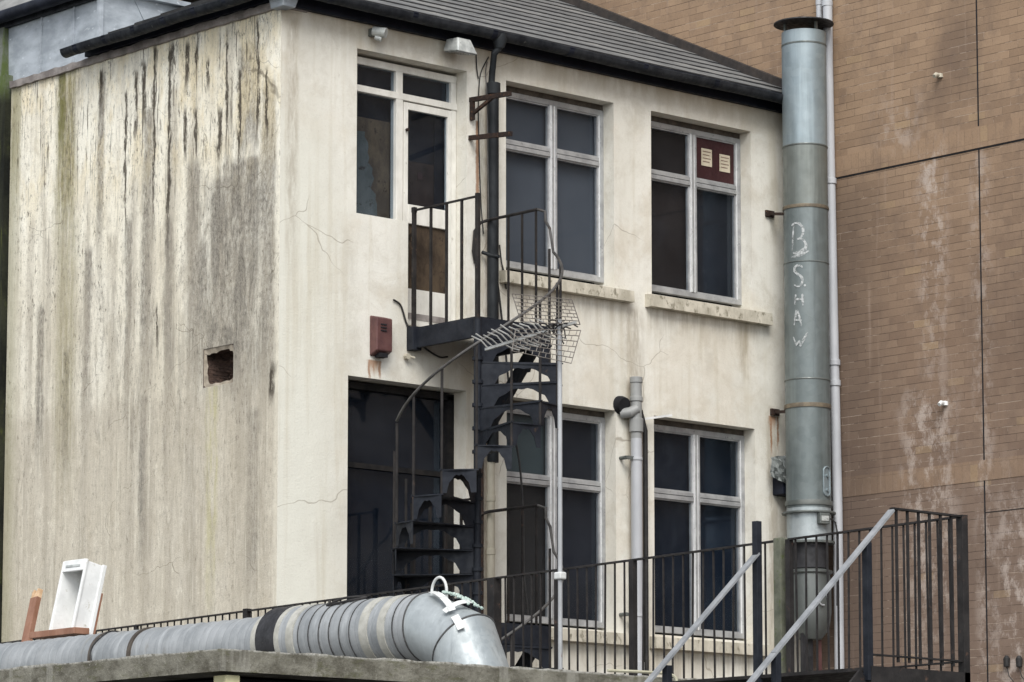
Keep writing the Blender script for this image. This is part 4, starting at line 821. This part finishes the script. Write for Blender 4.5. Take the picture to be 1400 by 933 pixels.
# ================================================================== SPIRAL STAIRCASE
SC=V(1.622,-.97,0); Z0=7.375; H=.222; R0=.80
st=thing('spiral_staircase','black iron spiral staircase rising to a railed landing at the upper door','staircase',(SC.x,SC.y,1.2))
def pol(az,r,z): a=math.radians(az); return V(SC.x+r*math.cos(a),SC.y+r*math.sin(a),z)
m=MB(); m.tube([V(SC.x,SC.y,1.2),V(SC.x,SC.y,Z0-.02)],.036,16)
m.build('newel_pole',M['black_iron'],st,smooth=True)
def arch_panel(mb,p0,p1,h,foot0,foot1,top=.035,th=.006,nn=10,scal=True):
    """plate hanging below edge p0-p1 with a scalloped arch cut out of its lower side"""
    d=(p1-p0); L=d.length; d=d/L; nrm=V(-d.y,d.x,0)
    pts=[(0,0),(L,0),(L,-h),(L-foot1*.45,-h)]
    a0=L-foot1*.45; b0=foot0*.45
    for k in range(nn+1):
        t=k/nn; u=a0+(b0-a0)*t; s_=math.sin(PI*t)
        e=min(1,s_**.55*1.02); pts.append((u,-h+(h-top)*e+(.008*math.sin(t*PI*7) if scal and .05<t<.95 else 0)))
    pts+=[(foot0*.45,-h),(0,-h)]
    mb.prism([p0+d*u+V(0,0,v)-nrm*th/2 for u,v in pts],nrm*th)
def flight(ztop,n0,n1,az0=12.,step=24.,posts=True):
    for k in range(n0,n1):
        a0=az0-step*k; a1=a0-step; z=ztop-(k+1)*H
        t=MB(); pts=[pol(a0,.04,z),pol(a0+1.5,R0,z),pol(a0-step/2,R0+.004,z),pol(a1-1.5,R0,z),pol(a1,.04,z)]
        t.prism([p-V(0,0,.012) for p in pts],V(0,0,.012)); 
        tr=t.build('tread',M['black_iron'],st)
        t=MB(); arch_panel(t,pol(a1,.035,z-.012),pol(a1,R0-.005,z-.012),H*.93,.26,.16); arch_panel(t,pol(a0,R0-.006,z-.012),pol(a1,R0-.006,z-.012),H*.93,.11,.11,top=.04)
        t.bar(pol(a1,.04,z+.004),pol(a1,R0+.012,z+.004),.018,.012)
        t.build('bracket',M['black_iron'],tr)
        c=MB(); c.tube([pol(0,0,z-H*.9),pol(0,0,z-H*.75)],.052,12); c.build('hub',M['black_iron'],tr,smooth=True)
def hz(az,ztop): return ztop-H*((12-az)/24+.35)+1.02
def balusters(ztop,n0,n1):
    for k in range(n0,n1):
        a1=12-24*(k+1); z=ztop-(k+2)*H
        m=MB(); m.tube([pol(a1,R0-.012,z-.0),pol(a1,R0-.012,hz(a1,ztop))],.013,8); m.build('baluster',M['rail_iron'],st,smooth=True)
flight(Z0,0,12); balusters(Z0,0,11)
ZL=Z0-13*H
flight(ZL,0,12); balusters(ZL,0,9)
def helix(ztop,az0,az1,startpts):
    pts=list(startpts); a=az0
    while a>az1: pts.append(pol(a,R0,hz(a,ztop))); a-=6
    m=MB(); m.tube(pts,.0135,10); m.build('handrail',M['hand'],st,smooth=True)
XL=2.524
def landing(z,mat_):
    l=MB(); l.prism([V(SC.x-.01,SC.y-.01,z-.012),V(XL+.02,SC.y-.01,z-.012),V(XL+.02,-.02,z-.012),V(SC.x-.01,-.02,z-.012)],V(0,0,.012)); lo=l.build('landing',M['black_iron'],st)
    l=MB(); l.box(SC.x-.02,SC.x+.02,SC.y,-.01,z-.20,z-.014); l.box(SC.x,XL+.02,SC.y-.02,SC.y+.012,z-.20,z-.014); l.box(XL-.02,XL+.02,SC.y+.012,-.01,z-.20,z-.014); l.box(SC.x-.06,SC.x+.05,-.10,-.003,z-.22,z+.01); l.build('landing_fascia',M['black_iron'],lo,bevel=.004)
    l=MB(); l.bar(V(XL-.03,-.80,z-.19),V(XL-.03,-.02,z-1.02),.06,.12); l.build('strut',M['black_iron'],lo)
    # left railing (pole to wall) and right railing
    g=MB(); zt=z+1.155; g.bar((SC.x,SC.y,zt),(SC.x,-.02,zt),.03,.016)
    g.box(SC.x-.02,SC.x+.02,-.06,-.02,zt-.02,zt+.03); g.build('top_rail',M['rail_iron'],lo)
    g=MB(); g.box(SC.x-.020,SC.x+.020,SC.y-.020,SC.y+.020,z-.02,zt+.03); g.build('newel_post',M['rail_iron'],lo,bevel=.004)
    for k,yy in enumerate((-.04,-.29,-.52,-.74)):
        g=MB(); r=.011 if k else .017; g.box(SC.x-r,SC.x+r,yy-r,yy+r,z,zt); g.build('baluster',M['rail_iron'],lo)
    g=MB(); P=[V(XL-.10,-.03,zt-.42),V(XL-.13,-.03,zt-.30),V(XL-.12,-.04,zt-.10),V(XL-.06,-.06,zt-.01),V(XL,-.12,zt+.015),V(XL,-.4,zt+.015),V(XL,-.82,zt+.015)]; g.tube(P,.016,8); g.build('side_rail',M['rail_iron'],lo,smooth=True)
    for yy in (-.40,-.60,-.80): 
        g=MB(); g.box(XL-.009,XL+.009,yy-.009,yy+.009,z,zt); g.build('baluster',M['rail_iron'],lo)
landing(Z0,1)
st_pts=lambda z: [V(XL,-.82,z+1.17),V(XL+.03,-.90,z+1.14),pol(2,R0+.10,z+1.04),pol(-6,R0+.05,z+.94)]
helix(Z0,-16,-205,st_pts(Z0))
landing(ZL,2); helix(ZL,-16,-120,st_pts(ZL))

# ================================================================== LOW ROOF WITH PARAPET
SZ=3.50; SXC,SYC=-5.92,-6.92
sl=thing('flat_roof_building','low flat roofed building with weathered concrete parapet edge','building',(SXC,SYC,0))
m=MB(); random.seed(4)
def slabrow(p,q,n,inn,axis):
    for k in range(n):
        a=p.lerp(q,k/n); b=p.lerp(q,(k+1)/n); j=lambda s_=.006: random.uniform(-s_,s_)
        za,zb_=SZ+edge[k],SZ+edge[k+1]
        m.hexa([a+V(0,0,-.155),b+V(0,0,-.155),b+inn+V(0,0,-.155),a+inn+V(0,0,-.155),V(a.x,a.y,za),V(b.x,b.y,zb_),V(b.x,b.y,zb_)+inn,V(a.x,a.y,za)+inn])
edge=[random.uniform(-.008,.006) for _ in range(200)]
slabrow(V(SXC,SYC,SZ),V(SXC,9,SZ),120,V(.32,0,0),1); slabrow(V(SXC+.32,SYC,SZ),V(-1.9,SYC,SZ),50,V(0,.32,0),0); slabrow(V(-1.88,SYC+.01,SZ-.02),V(.28,SYC+.01,SZ-.02),30,V(0,.32,0),0)
m.build('parapet_coping',M['slab'],sl)
m=MB(); m.box(SXC+.3,.28,SYC+.3,9,SZ-.14,SZ-.06); m.build('roof_deck',M['yard'],sl)
m=MB(); m.box(SXC+.45,.25,SYC+.45,9,0,SZ-.16); m.build('wall',M['dark_void'],sl)
m=MB(); c=hit(318,925,0,SXC+.12); m.box(SXC+.08,SXC+.20,SYC+.05,SYC+.19,2.2,SZ-.175); m.build('timber_post',M['yellow_post'],sl,bevel=.006)

# ================================================================== BIG INSULATED PIPE ON THE ROOF
PX,PR=-3.0,.262; PZ=4.135-PR; c_y=lambda px: hit(px,850,0,PX).y
ip=thing('insulated_duct','large silver grey insulated duct lying along the flat roof with an elbow at its end','duct',(PX,-3,PZ-PR))
yA=c_y(415); yE=c_y(588)
def ring_path(y0,y1,n): return [(PX+.012*math.sin(i*1.7),y0+(y1-y0)*i/n,PZ+.01*math.sin(i*2.3)) for i in range(n+1)]
m=MB(); P=[]; rr=[]; n=110; y0,y1=4.6,c_y(384)
for i in range(n+1):
    P.append((PX,y0+(y1-y0)*i/n,PZ-.02)); rr.append(PR-.03+(.006 if i%2 else -.004)+random.uniform(-.002,.002))
m.tube(P,rr,40); m.build('long_section',M['insul'],ip,smooth=True)
m=MB(); P=[];rr=[]; n=28; ya_,yb_=c_y(411),yE
for i in range(n+1): P.append((PX,ya_+(yb_-ya_)*i/n,PZ)); rr.append(PR+(.005 if i%2 else -.003))
m.tube(P,rr,44); m.build('thick_section',M['insul'],ip,smooth=True)
def pband(px0,px1,r,mat,name,dzz=0.):
    m=MB(); m.tube([(PX,c_y(px0),PZ+dzz),(PX,c_y(px1),PZ+dzz)],r,44); m.build(name,M[mat],ip,smooth=True)
pband(386,411,PR+.012,'blackring','rubber_joint'); pband(376,386,PR-.012,'oldtape','tape_band',-.01); pband(411,417,PR+.010,'oldtape','tape_band'); pband(427,436,PR+.010,'oldtape','tape_band')
pband(206,210,PR-.016,'seal','strap',-.02); pband(153,156,PR-.016,'seal','strap',-.02); pband(527,538,PR+.008,'oldtape','tape_band'); pband(552,561,PR+.008,'oldtape','tape_band')
for px in (443,457,471,485,499,513,572): pband(px,px+.8,PR+.007,'gore_seam','seam')
# elbow of mitred gores
RB=.60; cen=V(PX,yE,PZ-RB)
el=[]; E_=MB()
angs=[0,41,84]
def ell(aa,r=PR+.004): 
    t=math.radians(aa); c=cen+V(0,-RB*math.sin(t),RB*math.cos(t)); return c,V(1,0,0),V(0,-math.sin(t),math.cos(t)) if False else V(0,-math.sin(t),math.cos(t))
def ringat(aa,r,k=1.):
    c,u,w=ell(aa); return [c+u*math.cos(q)*r+w*math.sin(q)*r*k for q in [2*PI*j/44 for j in range(44)]]
for i in range(len(angs)-1):
    A=ringat(angs[i],PR+.004,1.0 if i==0 else 1.05); B=ringat(angs[i+1],PR+.004,1.05 if i<1 else 1.0); E_=MB(); 
    s0=len(E_.v); E_.v+= [tuple(p) for p in A+B]
    for j in range(44): E_.f.append((j,(j+1)%44,44+(j+1)%44,44+j))
    E_.build('elbow_gore',M['elbow'],ip,smooth=True)
    s=MB(); s.tube(B+[B[0]],.008,6); s.build('seam',M['gore_seam'],ip,smooth=True)
c,u,w=ell(84); m=MB(); m.tube([c,c+V(0,-.03,-.30)],PR,44); m.build('down_section',M['elbow'],ip,smooth=True)
s=MB(); A=ringat(0,PR+.006); s.tube(A+[A[0]],.007,6); s.build('seam',M['gore_seam'],ip,smooth=True)
# lifting ring and tape cross
c,u,w=ell(7); tp=c+w*(PR)
m=MB(); m.tube([tp+V(0,.085,-.02)]+[tp+V(0,.085*math.cos(t),.01+.11*math.sin(t)) for t in [PI*k/14 for k in range(15)]]+[tp+V(0,-.085,-.06)],.011,8); m.build('lifting_ring',M['tape'],ip,smooth=True)
def onelbow(aa,q,r=PR+.012): c,u,w=ell(aa); k=1+.06*min(1,aa/32) if aa<66 else 1.06; return c+u*math.cos(q)*r+w*math.sin(q)*r*k
def tape(pts,wd):
    m=MB(); L=[onelbow(*p) for p in pts]
    for k in range(len(L)-1):
        d=(L[k+1]-L[k]).normalized(); nn=((L[k]+L[k+1])/2-(cen+(L[k]+L[k+1])/2*0)).normalized(); c,u,w=ell(pts[k][0]); no=(L[k]-c).normalized(); sd=d.cross(no).normalized()*wd
        m.face([L[k]-sd,L[k]+sd,L[k+1]+sd,L[k+1]-sd])
    o=m.build('tape_cross',M['tape'],ip); so=o.modifiers.new('S','SOLIDIFY'); so.thickness=.003
tape([(6+k*4.5,math.radians(104+k*4)) for k in range(7)],.026); tape([(30,math.radians(88+k*10)) for k in range(6)],.026)
tape([(37+k*5,math.radians(132+k*2)) for k in range(3)],.03)
m=MB(); random.seed(8)
for k in range(75):
    q=math.radians(random.uniform(75,105)); p=onelbow(random.uniform(8,34),q-.15,PR+.008); r_=random.uniform(.006,.016); m.lathe(p,[(0,-r_),(r_*.9,-r_*.3),(r_*.7,r_*.6),(0,r_)],6)
m.build('foam_filler',M['foam'],ip)
for yy in (3.,.5,-2.,-4.8):
    m=MB(); m.box(PX-.3,PX+.3,yy-.06,yy+.06,SZ-.06,PZ-PR+.06); m.build('support_block',M['yard'],ip)
cable('black wires lying in a tangle on top of the thick duct section',[V(PX-.08,c_y(462),PZ+PR+.01),V(PX-.14,c_y(470),PZ+PR-.02),V(PX-.10,c_y(485),PZ+PR+.02),V(PX-.02,c_y(503),PZ+PR+.02),V(PX-.12,c_y(490),PZ+PR-.01),V(PX-.14,c_y(466),PZ+PR-.03)],.010)
# ties on the long section
def tiewire(px,label):
    y=c_y(px); P=[V(PX+.245*math.cos(t),y+.02*math.sin(t*5),PZ-.02+.245*math.sin(t)) for t in [math.radians(60+12*k) for k in range(13)]]
    cable(label,P,.007)
tiewire(158,'thin tie wire wound round the long duct section, the one nearer the crate')

# white plastic crate, planks
def unit(px,py,x): return hit(px,py,0,x)
cb=unit(98.6,862,-2.86); th=math.radians(13); uu=V(math.sin(th),0,math.cos(th)); dd=V(math.cos(th),0,-math.sin(th)); yy=V(0,1,0)
cr=thing('plastic_crate','white plastic tray standing on end above the roof duct, leaning on the side','crate',tuple(cb))
Wc,Hc,Dc,t_=.33,.63,.20,.014; tp_=.035
m=MB(); 
def cbx(u0,u1,w0,w1,d0,d1,mb): 
    c=cb+uu*(u0+u1)/2+yy*(w0+w1)/2+dd*(d0+d1)/2; mb.obox(c,uu*(u1-u0)/2,yy*(w1-w0)/2,dd*(d1-d0)/2)
cbx(0,Hc,0,t_,0,Dc,m); cbx(0,Hc,Wc-t_,Wc,0,Dc,m); cbx(0,t_,t_,Wc-t_,0,Dc,m); cbx(Hc-.02,Hc,t_,Wc-t_,0,Dc,m); cbx(t_,Hc-.02,t_,Wc-t_,Dc-t_,Dc,m); m.build('tray',M['white_plastic'],cr,bevel=.006)
m=MB(); cbx(0,Hc+.01,-.012,.012,-.012,.012,m); cbx(0,Hc+.01,Wc-.012,Wc+.012,-.012,.012,m); cbx(Hc-.09,Hc+.012,.012,Wc-.012,-.014,.010,m); cbx(0,Hc+.01,-.013,.010,Dc-.03,Dc+.01,m); m.build('rim',M['white_plastic'],cr,bevel=.005)
m=MB(); cbx(Hc-.055,Hc-.035,.06,Wc-.06,-.020,-.0145,m); m.build('handle_slot',M['lamp_metal'],cr)
o=MB(); A=unit(50,868,-2.8); B=unit(112,861,-2.8); o.bar(A+V(0,0,-.01),B+V(0,0,-.01),.16,.055); tag(o.build('brown_plank',M['brownwood'],bevel=.004),'red brown board lying flat under the white crate','plank')
o=MB(); A=unit(121,868,-2.66); B=unit(135,812,-2.56); o.bar(A+V(0,0,-.1),B,.022,.10,(0,1,0)); tag(o.build('backing_board',M['brownwood']),'thin brown board standing behind the white crate','plank')
pk=thing('broken_plank','red brown plank with splintered pale top leaning at the far left','plank',tuple(unit(36,875,-2.75)))
A=unit(36,880,-2.75); B=unit(49,818,-2.62); o=MB(); o.bar(A,B,.045,.10,(0,1,0)); o.build('board',M['brownwood'],pk)
o=MB(); random.seed(6)
for k in range(7):
    b0=B+V(0,(k-3)*.014,-.02); o.bar(b0,b0+(B-A).normalized()*random.uniform(.04,.12),.04,.016,(0,1,0))
o.build('splintered_end',M['rawwood'],pk)

# ================================================================== RAILINGS
ZR=4.5; RB_=SZ-.06
pA=hit(2,873,2,ZR); 
rl=[hit(px,py,2,ZR) for px,py in ((130,860),(303,839),(400,822),(600,798),(770,779),(870,767),(1035,742))]
rl=[V(-.35,4.6,ZR)]+[V(p.x,p.y,ZR) for p in rl]
# straight line fit keeps it a real straight railing with tiny kinks
kx=lambda y: -.52+.098*(y)  # x along the railing
rl=[V(kx(p.y),p.y,ZR) for p in rl]
def railing(root,pts,spacing,posts,barw=.012,toph=.035,zb=RB_,mat='rail_iron',first=0,barz=None,bottom=None):
    m=MB()
    for a,b in zip(pts,pts[1:]): m.bar(a,b,.035,.014)
    m.build('top_rail',M[mat],root)
    L=[0]
    for a,b in zip(pts,pts[1:]): L.append(L[-1]+(b-a).length)
    def at(d):
        for k in range(len(pts)-1):
            if d<=L[k+1]+1e-6: return pts[k].lerp(pts[k+1],(d-L[k])/(L[k+1]-L[k]))
        return pts[-1]
    d=spacing*.6; bars=[]
    while d<L[-1]-.02: bars.append(at(d)); d+=spacing
    me=None
    for p in bars[first:]:
        if me is None:
            b=MB(); w=barw/2; b.box(-w,w,-w,w,zb-ZR if barz is None else barz,0); bo=b.build('bar',M[mat],root); bo.location=p-root.location; me=bo
        else:
            q=me.copy(); COL.objects.link(q); q.parent=root; q.location=p-root.location
        (bo if me is bo and p is bars[first] else q).rotation_euler=(random.uniform(-.011,.011),random.uniform(-.011,.011),random.uniform(-.3,.3))
    for (p,w,ztop) in posts:
        b=MB(); b.box(p.x-w/2,p.x+w/2,p.y-w/2,p.y+w/2,zb,ztop); b.build('post',M[mat],root,bevel=.003)
    if bottom: m=MB(); m.bar(pts[0]+V(0,0,bottom),pts[-1]+V(0,0,bottom),.03,.012); m.build('bottom_rail',M[mat],root)
def ony(px): 
    # point of the railing line seen at photo column px
    best=None
    for k in range(4000):
        y=5-k*.004; x=kx(y); v=V(x,y,ZR)-CAM; q=700+F*v.dot(RT)/v.dot(FW)
        if best is None or abs(q-px)<best[0]: best=(abs(q-px),V(x,y,ZR))
    return best[1]
mr=thing('roof_railing','long black iron railing with thin upright bars along the flat roof','railing',(rl[3].x,rl[3].y,RB_))
postspec=[(187,.03,ZR+.01),(338,.06,ZR+.02),(676,.085,ZR),(762,.04,ZR),(865,.05,ZR)]
railing(mr,[rl[0],ony(1060)],.122,[(ony(px),w,z) for px,w,z in postspec])
pm=ony(1067); m=MB(); m.box(pm.x-.04,pm.x+.04,pm.y-.04,pm.y+.04,SZ-.1,ZR+.02); tag(m.build('concrete_post',M['post_moss'],bevel=.01),'short mossy concrete post between the two black railings','post')
# platform railing and stairs beyond
P1=ony(1079); P2=ony(1315); FLZ=ZR-1.10
pr=thing('platform_railing','black iron guard rail round the platform at the right','railing',(P2.x,P2.y,FLZ))
XPF=hit(1219,698,1,P2.y).x
railing(pr,[P1,P2],.118,[(P1,.045,ZR),(P2,.06,ZR+.01)],zb=FLZ-.12,bottom=-1.02)
fr_=[P2,V(XPF,P2.y,ZR)]
m=MB(); m.bar(fr_[0],fr_[1],.04,.014); m.build('front_rail',M['rail_iron'],pr); m=MB(); m.bar(fr_[0]+V(0,0,-1.02),V(XPF-.22,P2.y,ZR-1.02),.03,.012); m.build('bottom_rail',M['rail_iron'],pr)
for k in range(6):
    p=P2.lerp(fr_[1],(k+1)/6.4); b=MB(); b.box(p.x-.008,p.x+.008,p.y-.008,p.y+.008,ZR-1.06,ZR); b.build('bar',M['rail_iron'],pr)
# metal platform and stair
sz=thing('metal_stair','steel stair descending left from the platform between pale handrails','stairs',(XPF-.3,P2.y+.6,FLZ))
XPO=hit(1185,740,1,P2.y).x
m=MB(); m.box(XPO,P2.x+.03,P2.y-.03,P2.y+.03,FLZ-.14,FLZ+.0); m.box(XPO,P2.x,P2.y+.03,ony(1042).y,FLZ-.03,FLZ-.006); m.build('platform',M['rail_iron'],sz)
yn=P2.y; yf=hit(1035,757,0,XPO).y
hslope=None
A1=hit(1219,698,1,yn); A2=hit(1020,940,1,yn); hs=(A1.z-A2.z)/(A1.x-A2.x)
def hand(y,xs,zs,x_end,lab):
    e=V(x_end,y,zs-(xs-x_end)*hs); m=MB(); m.bar(V(xs,y,zs),e,.055,.016); m.build('handrail',M['galv_flat'],sz)
    m=MB(); off=V(0,0,-1.0); m.bar(V(xs-.3,y,zs-.3*hs)+off,e+off,.03,.02); m.build('lower_rail',M['galv_flat'],sz)
hand(yn,A1.x,A1.z,A1.x-3.6,'near'); B1=hit(1035,757,1,yf); hand(yf,B1.x,B1.z,B1.x-2.8,'far')
posts=[(XPO,yn,hit(1185,742,1,yn).z,.05),(B1.x,yf,hit(1035,713,1,yf).z,.05),(hit(1060,800,1,yn).x,yn,hit(1060,892,1,yn).z,.05),(hit(912,900,1,yf).x,yf,hit(912,910,1,yf).z,.05)]
for x,y,z,w in posts:
    m=MB(); m.box(x-w/2,x+w/2,y-w/2,y+w/2,(FLZ-.1) if x>XPO-.5 else 1.6,z); m.build('post',M['black_iron'],sz,bevel=.003)
for k in range(15):
    z=FLZ-.2*(k+1); x=XPO-.22*(k+1)
    m=MB(); m.box(x,x+.24,yn+.04,yf-.04,z-.03,z); m.build('tread',M['rail_iron'],sz)
for y in (yn+.02,yf-.02):
    m=MB(); m.bar((XPO,y,FLZ-.1),(XPO-3.3,y,FLZ-3.1),.02,.2,(0,1,0) if False else None); m.build('stringer',M['rail_iron'],sz)

# ================================================================== AERIAL
pmst=ony(772); MX,MY=pmst.x-.05,pmst.y
zt=hit(769,436,0,MX).z
an=thing('television_aerial','bent television aerial with wire mesh reflector on a pale grey mast','aerial',(MX,MY,SZ-.06))
m=MB(); m.tube([V(MX,MY,SZ-.06),V(MX,MY,zt)],.019,12); m.build('mast',M['mast'],an,smooth=True)
b0=hit(787,441,0,MX); b1=hit(664,478,0,MX); b1=V(MX,b1.y,b1.z); b0=V(MX,b0.y,b0.z)
m=MB(); m.bar(b0,b1,.022,.022); m.build('boom',M['antenna'],an)
random.seed(12)
for k in range(13):
    t=.97-.058*k; p=b0.lerp(b1,t); dirv=(b1-b0).normalized()
    m=MB(); L=random.uniform(.15,.21); up_=V(-.72,.15,.30) if k not in (5,) else V(-.5,.3,.6)
    a_=p+V(-L*.75,.06,L*.55); mid=p+V(-L*.35,.02,L*.30+random.uniform(-.01,.02)); m.tube([p,mid,a_],.0062,6)
    if k>2: q=p+V(L*.9,-.03,-L*.28+random.uniform(-.02,.02)); m.tube([p,p.lerp(q,.5)+V(0,0,-.01),q],.006,6)
    m.build('element',M['antenna'],an,smooth=True)
def mesh_panel(pts,nu,nv,label):
    A,B,C2,D2=pts; m=MB(); r=.0035
    for i in range(nv+1):
        t=i/nv; m.tube([A.lerp(D2,t),B.lerp(C2,t)],r,4)
    for j in range(nv):
        off=0 if j%2 else .5
        for i in range(nu+1):
            s_=(i+off)/nu
            if s_>1: continue
            p=A.lerp(B,s_).lerp(D2.lerp(C2,s_),j/nv); q=A.lerp(B,s_).lerp(D2.lerp(C2,s_),(j+1)/nv); m.tube([p,q],r,4)
    for a_,b_ in ((A,D2),(B,C2)): m.tube([a_,b_],r*1.4,4)
    m.build('mesh_reflector',M['wire'],an)
ym=MY-.06
hp_=lambda px,py,yv=None: hit(px,py,1,ym if yv is None else yv)
mesh_panel([hp_(700,402,ym),hp_(782,410,ym),hp_(793,444,ym+.02),hp_(712,440,ym)],9,7,'u')
mesh_panel([hp_(705,450,ym),hp_(794,452,ym),hp_(781,497,ym),hp_(700,480,ym)],9,6,'l')
m=MB(); random.seed(3)
for k in range(26):
    c=b0.lerp(b1,random.uniform(.08,.30))+V(random.uniform(-.05,.05),0,random.uniform(-.05,.03)); q=c+V(random.uniform(-.14,.14),random.uniform(-.05,.05),random.uniform(-.08,.06)); m.tube([c,(c+q)/2+V(0,0,.02),q],.006,5)
m.build('tangled_ties',M['cable'],an)
m=MB(); c=hit(771,787,0,MX); m.box(MX-.035,MX+.035,MY-.04,MY+.04,c.z-.03,c.z+.03); m.build('mast_clamp',M['tape'],an,bevel=.01)
cable('pale and black cable draped over the parapet edge at the mast foot',[V(SXC+3.6,SYC+.02,SZ+.02),V(SXC+4.0,SYC-.0,SZ+.025),V(SXC+4.22,SYC-.03,SZ+.01),V(SXC+4.26,SYC-.04,SZ-.10),V(SXC+4.27,SYC-.03,SZ-.4)],.012,'palecable')

# ================================================================== LIGHT, SKY, CAMERA
EL=math.radians(46); AZ=math.radians(222)   # overcast: broad soft sun, high, from behind-left of the camera
w=bpy.data.worlds.new('World'); scn.world=w; w.use_nodes=True; nt=w.node_tree; bg=nt.nodes['Background']
sky=nt.nodes.new('ShaderNodeTexSky'); sky.sky_type='NISHITA'; sky.sun_disc=False; sky.sun_elevation=EL; sky.sun_rotation=AZ; sky.dust_density=1.; sky.air_density=1.
hs_=nt.nodes.new('ShaderNodeHueSaturation'); hs_.inputs['Saturation'].default_value=.28; hs_.inputs['Value'].default_value=1.5
nt.links.new(sky.outputs[0],hs_.inputs['Color']); nt.links.new(hs_.outputs[0],bg.inputs[0]); bg.inputs[1].default_value=.15
sd=bpy.data.lights.new('sun','SUN'); sd.energy=2.95; sd.angle=math.radians(35); sd.color=(1,.97,.92)
so=bpy.data.objects.new('sun',sd); COL.objects.link(so)
sv=V(math.sin(AZ)*math.cos(EL),math.cos(AZ)*math.cos(EL),math.sin(EL)); so.rotation_euler=sv.to_track_quat('Z','Y').to_euler(); so.location=(0,0,40)
cd=bpy.data.cameras.new('camera'); co=bpy.data.objects.new('camera',cd); COL.objects.link(co); scn.camera=co
cd.sensor_width=36; cd.sensor_fit='HORIZONTAL'; cd.lens=F/1400*36; cd.shift_y=(CY-466.5)/1400; cd.clip_start=.1; cd.clip_end=2000
co.matrix_world=Matrix(((RT.x,UP.x,-FW.x,CAM.x),(RT.y,UP.y,-FW.y,CAM.y),(RT.z,UP.z,-FW.z,CAM.z),(0,0,0,1)))
scn.view_settings.view_transform='Standard'; scn.view_settings.look='None'; scn.view_settings.exposure=0
